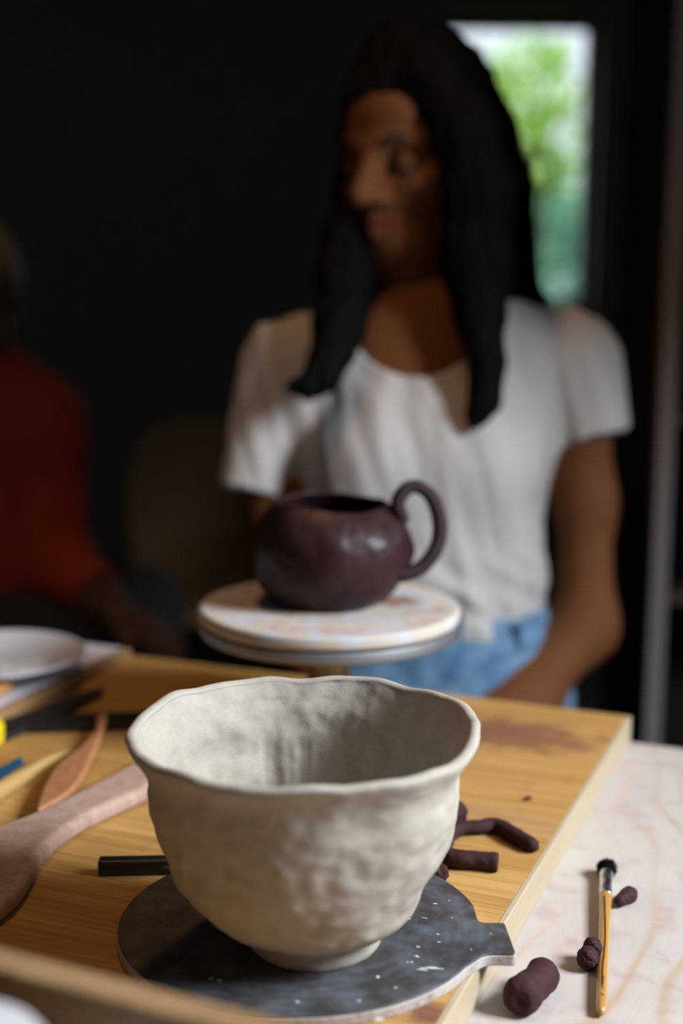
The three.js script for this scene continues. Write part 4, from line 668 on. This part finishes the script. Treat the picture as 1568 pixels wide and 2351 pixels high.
// second person, half outside the frame
{
  const T = 2.25, W = (x, y, dt = 0) => at(x, y, T + dt);
  const HM = new THREE.Matrix4().makeRotationFromEuler(new THREE.Euler(0.25, 0.9, 0, 'YXZ')); HM.setPosition(W(-76, 690));
  const head = headFields(HM), neck = cone(V(0, -0.05, -0.03).applyMatrix4(HM), W(-100, 860, 0.03), 0.05, 0.055);
  const sh = W(95, 975, 0.02), el = W(120, 1290, 0.02), wr = W(260, 1400, -0.1), sh2 = W(-320, 920, 0.05), el2 = W(-340, 1250, 0.05), wr2 = W(-160, 1400, -0.15);
  const torso = [ell(W(-100, 1050, 0.05), [0.17, 0.2, 0.11]), ell(W(-100, 1350, 0.08), [0.16, 0.2, 0.12]), cone(W(-100, 870, 0.04), sh, 0.05, 0.045), cone(W(-100, 870, 0.04), sh2, 0.05, 0.045)];
  const arms = [...chain([sh, el, wr], [0.055, 0.045, 0.028]), ...chain([sh2, el2, wr2], [0.055, 0.045, 0.028])];
  const hip1 = W(-20, 1560, 0.05), hip2 = W(-190, 1560, 0.08), k1 = W(235, 1390, -0.02), k2 = W(330, 1400, 0.1);
  hip1.y = hip2.y = 0.53; k1.y = 0.57; k2.y = 0.57; const a1 = V(k1.x, 0.09, k1.z - 0.06), a2 = V(k2.x, 0.09, k2.z - 0.06);
  const legs = [...chain([hip1, k1, a1], [0.085, 0.052, 0.036]), ...chain([hip2, k2, a2], [0.085, 0.052, 0.036])], feet = [...chain([a1, V(a1.x + 0.12, 0.034, a1.z + 0.04)], [0.036, 0.027]), ...chain([a2, V(a2.x + 0.12, 0.034, a2.z + 0.04)], [0.036, 0.027])];
  const hands = [...handFields(wr, V(0.8, -0.3, 0.4).normalize(), V(0.2, 0.9, 0.1).normalize(), 0.95), ...handFields(wr2, V(0.6, -0.3, 0.6).normalize(), V(0.2, 0.9, 0.1).normalize(), 0.95)];
  const tr = union(torso, 0.06), ar = union(arms, 0.03), le = union(legs, 0.04), fe = union(feet, 0.02), ha = union(hands, 0.01);
  const f = (x, y, z) => { let d = smin(tr(x, y, z), ar(x, y, z), 0.04); d = smin(d, neck(x, y, z), 0.04); d = smin(d, head.f(x, y, z), 0.02); d = smin(d, le(x, y, z), 0.05); d = smin(d, fe(x, y, z), 0.02); return smin(d, ha(x, y, z), 0.012); };
  const t = thing('person', 'person in a red-orange top with light brown hair, half cut off by the left edge', 'person');
  const lo = [-1.05, 0, -2.6], hi = [-0.12, 1.62, -1.85];
  part('body', nets(f, lo, hi, 0.0085), mat([0.14, 0.075, 0.045], 0.55), t);
  const topF = (x, y, z) => { let d = smin(tr(x, y, z), ar(x, y, z), 0.04) - 0.012 + 0.004 * n3(x * 22, y * 9, z * 22); d = smax(d, Math.hypot(x - wr.x, y - wr.y, z - wr.z) < 0.05 ? 0.01 : d, 0.001); d = Math.max(d, -(ell(W(-100, 810), [0.075, 0.06, 0.11])(x, y, z)), 0.62 - y); d = Math.max(d, 0.06 - Math.hypot(x - wr.x, y - wr.y, z - wr.z), 0.06 - Math.hypot(x - wr2.x, y - wr2.y, z - wr2.z)); return d; };
  part('red_top', nets(topF, lo, hi, 0.0095), mat([0.55, 0.06, 0.02], 0.85), t);
  part('jeans', nets((x, y, z) => Math.max(smin(le(x, y, z), ell(hip1.clone().lerp(hip2, 0.5), [0.17, 0.1, 0.14])(x, y, z), 0.05) - 0.009, y - 0.68, 0.1 - y), lo, hi, 0.0095), mat([0.05, 0.06, 0.075], 0.85), t);
  const hair = union([ell(V(0, 0.035, -0.03).applyMatrix4(HM), [0.092, 0.105, 0.112], head.rot), cone(V(0.07, -0.01, -0.03).applyMatrix4(HM), V(0.06, -0.16, -0.03).applyMatrix4(HM), 0.035, 0.02), cone(V(-0.07, -0.01, -0.03).applyMatrix4(HM), V(-0.06, -0.16, -0.03).applyMatrix4(HM), 0.035, 0.02)], 0.03), fc = ell(V(0, -0.03, 0.11).applyMatrix4(HM), [0.065, 0.1, 0.1], head.rot);
  part('hair', nets((x, y, z) => smax(hair(x, y, z), -fc(x, y, z), 0.01) + 0.002 * n3(x * 90, y * 9, z * 90), lo, hi, 0.0075), mat([0.26, 0.17, 0.05], 0.6), t);
  const st = thing('stool', 'plain dark stool under the person in the red top', 'stool', [(hip1.x + hip2.x) / 2, 0, (hip1.z + hip2.z) / 2]), wood = mat([0.02, 0.016, 0.013], 0.6);
  part('seat', moved(lathe([[0.0001, 0], [0.175, 0], [0.18, 0.006], [0.18, 0.024], [0.175, 0.03], [0.0001, 0.028]], 40), 0, 0.405, 0), wood, st);
  for (const [x, z] of [[-0.12, -0.12], [0.12, -0.12], [-0.12, 0.12], [0.12, 0.12]]) part('leg', sweep([V(x, 0.404, z), V(x * 1.2, 0.002, z * 1.2)], [0.016, 0.014], { seg: 6, around: 12, flatEnd: true }), wood, st);
}
// ---------------------------------------------------------------- background furniture
{
  // wooden chair with a rounded back, left of the woman
  const c = at(455, 1140, 3.1); const t = thing('wooden_chair', 'wooden chair with a broad rounded back, standing behind the table left of the woman', 'chair', [c.x, 0, c.z], 0.2);
  const tex = texture(512, 512, (x, y) => mix3([0.34, 0.19, 0.08], [0.46, 0.28, 0.13], clamp(0.5 + 0.8 * fbm2(x * 20, y * 3, 4), 0, 1))); tex.repeat.set(3, 3);
  const wood = mat([1, 1, 1], 0.5, { map: tex }), s = new THREE.Shape();
  s.moveTo(-0.115, -0.14); s.bezierCurveTo(-0.15, 0.0, -0.13, 0.13, -0.05, 0.145); s.bezierCurveTo(-0.02, 0.15, 0.02, 0.15, 0.05, 0.145); s.bezierCurveTo(0.15, 0.13, 0.17, 0, 0.13, -0.14); s.bezierCurveTo(0.06, -0.17, -0.06, -0.17, -0.115, -0.14);
  const bk = new THREE.ExtrudeGeometry(s, { depth: 0.008, bevelEnabled: true, bevelThickness: 0.005, bevelSize: 0.005, bevelSegments: 3, curveSegments: 24 });
  const p = bk.attributes.position; for (let i = 0; i < p.count; i++) p.setZ(i, p.getZ(i) + 1.6 * p.getX(i) ** 2); bk.computeVertexNormals();
  part('backrest', moved(bk.scale(1.12, 1.12, 1), 0, c.y, 0), wood, t);
  part('seat', moved(rbox(0.38, 0.024, 0.36, 0.01, 3), 0, 0.45, 0.2), wood, t);
  for (const x of [-0.08, 0.08]) part('back_post', sweep([V(x, 0.46, 0.02), V(x, c.y - 0.1, -0.008)], [0.011, 0.011], { seg: 6, around: 12 }), wood, t);
  for (const [x, z] of [[-0.15, 0.05], [0.15, 0.05], [-0.15, 0.35], [0.15, 0.35]]) part('leg', sweep([V(x, 0.437, z), V(x * 1.1, 0.003, z + (z - 0.2) * 0.2)], [0.017, 0.012], { seg: 6, around: 12, flatEnd: true }), wood, t);
  // tall open cabinet just right of the woman: its grey-brown front upright is the vertical line at the right edge; its body also keeps window light off the background
  const pp = at(1495, 1650, 1.82), x0 = pp.x, wd = ROOM.x1 - 0.02 - x0, hh = 2.3, sh = thing('tall_cabinet', 'tall dark open cabinet at the right edge with a slim grey-brown front upright', 'cabinet', [x0, 0, pp.z - 0.16]);
  const blk = mat([0.010, 0.010, 0.010], 0.7), brown = mat([0.07, 0.035, 0.02], 0.55);
  tag(part('upright', moved(rbox(0.022, hh, 0.02, 0.003), 0, hh / 2, 0.16), mat([0.26, 0.22, 0.205], 0.5), sh), 'slim grey-brown front upright');
  part('back_panel', moved(rbox(wd, hh - 0.004, 0.012, 0.002), wd / 2, hh / 2, -0.155), blk, sh);
  part('side_panel', moved(rbox(0.014, hh - 0.004, 0.296, 0.002), 0, hh / 2, 0.0005), blk, sh);
  part('side_panel', moved(rbox(0.014, hh - 0.004, 0.296, 0.002), wd - 0.008, hh / 2, 0.0005), blk, sh);
  for (const y of [0.1, 0.42, 0.72, 0.95, 1.3, 1.7, 2.25]) part('shelf', moved(rbox(wd - 0.026, 0.016, 0.29, 0.002), wd / 2, y, 0), brown, sh);
  const jar = (x, y, z, h, r, col, label) => { const m = part('storage_jar', lathe([[0.0001, 0], [r * 0.95, 0], [r, 0.006], [r, h * 0.75], [r * 0.7, h * 0.88], [r * 0.7, h], [0.0001, h]], 32), mat(col, 0.4), scene); m.position.set(sh.position.x + x, y, sh.position.z + z); return tag(m, label, 'jar'); };
  jar(0.085, 0.7285, 0.06, 0.16, 0.05, [0.012, 0.02, 0.035], 'dark blue storage jar on the cabinet shelf behind the grey-brown upright');
}
// unseen pendant lamp, out of view above the table: placed to warm everything that faces up
{
  const lx = -0.16, ly = 2.05, lz = -1.2, t = thing('unseen_pendant_lamp', 'unseen small dark pendant lamp with a warm bulb, out of view above the table', 'lamp', [lx, ly, lz]);
  part('shade', lathe([[0.012, 0.1], [0.02, 0.098], [0.085, 0.02], [0.11, -0.04], [0.108, -0.04], [0.083, 0.018], [0.018, 0.094], [0.012, 0.096]], 48), mat([0.03, 0.03, 0.03], 0.5, { side: THREE.DoubleSide }), t);
  part('cord', moved(new THREE.CylinderGeometry(0.003, 0.003, ROOM.h - ly - 0.1, 8), 0, 0.1 + (ROOM.h - ly - 0.1) / 2, 0), mat([0.01, 0.01, 0.01], 0.7), t);
  part('bulb', moved(new THREE.SphereGeometry(0.03, 24, 16), 0, 0.015, 0), mat([0.8, 0.8, 0.8], 0.4, { emissive: new THREE.Color().setRGB(1, 0.55, 0.2), emissiveIntensity: 6 }), t);
  const lamp = new THREE.SpotLight(new THREE.Color().setRGB(1, 0.52, 0.19), 0.75, 0, 0.95, 0.5, 2); lamp.name = 'unseen_pendant_light'; lamp.castShadow = true; lamp.shadow.radius = 3;
  lamp.position.set(lx, ly - 0.05, lz); lamp.target.position.set(lx + 0.06, 0.8, lz + 0.1); scene.add(lamp, lamp.target);
}
// unseen wall cupboard, outside the frame, placed to keep the window light off her head
{
  const t = thing('unseen_wall_cupboard', 'unseen dark cupboard on the right wall, out of view, placed to keep window light off her head', 'cupboard', [0.83, 1.24, -1.29]), m = mat([0.04, 0.03, 0.022], 0.6);
  part('carcass', moved(rbox(0.6, 0.72, 0.5, 0.004), 0, 0.36, 0), m, t);
  for (const z of [-0.126, 0.126]) { const d = part('door', moved(rbox(0.018, 0.7, 0.246, 0.003), -0.31, 0.36, z), m, t); part('handle', moved(rbox(0.02, 0.09, 0.012, 0.004), -0.328, 0.2, z * 0.3), mat([0.3, 0.3, 0.3], 0.4, { metalness: 1 }), d); }
}
// ---------------------------------------------------------------- garden
{
  struct('ground', moved(new THREE.BoxGeometry(40, 0.2, 36), 0, -0.4, -23), mat([0.07, 0.11, 0.04], 0.95));
  const leafGeo = (() => { const s = new THREE.Shape(); s.moveTo(0, 0); s.bezierCurveTo(0.35, 0.25, 0.3, 0.75, 0, 1); s.bezierCurveTo(-0.3, 0.75, -0.35, 0.25, 0, 0); const g = new THREE.ShapeGeometry(s, 4), p = g.attributes.position; for (let i = 0; i < p.count; i++) p.setZ(i, 0.25 * Math.abs(p.getX(i)) - 0.15 * p.getY(i) ** 2); g.computeVertexNormals(); return g; })();
  const shrub = (name, label, c, r, n, size, col, trunk = 0.05) => {
    const t = thing(name, label, name === 'tree' ? 'tree' : 'shrub', [c.x, -0.3, c.z]), h = c.y + 0.3, m = mat([1, 1, 1], 0.6, { transmission: 0.35, thickness: 0, side: THREE.DoubleSide });
    const inst = new THREE.InstancedMesh(leafGeo, m, n), M = new THREE.Matrix4(), q = new THREE.Quaternion(), e = new THREE.Euler(), C = new THREE.Color();
    for (let i = 0; i < n; i++) {
      let x, y, z; do { x = rnd() * 2 - 1; y = rnd() * 2 - 1; z = rnd() * 2 - 1; } while (x * x + y * y + z * z > 1 || fbm3(x * 2.1 + c.x, y * 2.1, z * 2.1 + c.z, 2) < -0.08);
      e.set(rnd() * 6.28, rnd() * 6.28, rnd() * 6.28); q.setFromEuler(e); const s = size * (0.7 + 0.6 * rnd());
      M.compose(V(x * r[0], h + y * r[1], z * r[2]), q, V(s, s, s)); inst.setMatrixAt(i, M);
      const k = 0.75 + 0.5 * rnd(); C.setRGB(col[0] * k * (0.85 + 0.3 * rnd()), col[1] * k, col[2] * k); inst.setColorAt(i, C);
    }
    inst.name = 'foliage'; inst.userData.kind = 'stuff'; inst.castShadow = inst.receiveShadow = true; t.add(inst);
    const bark = mat([0.06, 0.045, 0.03], 0.9); part('trunk', sweep([V(0, 0, 0), V(0.04, h * 0.5, 0.02), V(0, h, 0)], [trunk * 1.3, trunk, trunk * 0.5], { seg: 10, around: 12 }), bark, t);
    for (let i = 0; i < 5; i++) { const a = i * 1.3, rr = r[0] * 0.6; part('branch', sweep([V(0.02, h * 0.6, 0.01), V(Math.cos(a) * rr * 0.5, h * 0.8, Math.sin(a) * rr * 0.5), V(Math.cos(a) * rr, h + r[1] * (0.1 + 0.1 * i), Math.sin(a) * rr)], [trunk * 0.5, trunk * 0.35, trunk * 0.12], { seg: 8, around: 8 }), bark, t); }
  };
  shrub('tree', 'sunlit yellow-green leafy tree outside the back window', at(1215, 275, 7.6), [0.34, 0.46, 0.4], 680, 0.085, [0.36, 0.60, 0.07]);
  shrub('tree', 'taller pale green tree outside the window, half hidden by her hair', at(1000, 330, 9.5), [0.7, 0.75, 0.6], 1100, 0.09, [0.28, 0.45, 0.18], 0.07);
  shrub('hedge_shrub', 'blue-green shrub low in the garden outside the window', at(1265, 700, 9.0), [0.75, 0.7, 0.4], 3000, 0.07, [0.15, 0.4, 0.29]);
  shrub('hedge_shrub', 'mid-green bushy shrub under the yellow-green tree, farthest back in the garden', at(1180, 520, 10.5), [0.9, 0.6, 0.5], 2600, 0.09, [0.26, 0.56, 0.17]);
}
renderer.render(scene, camera);
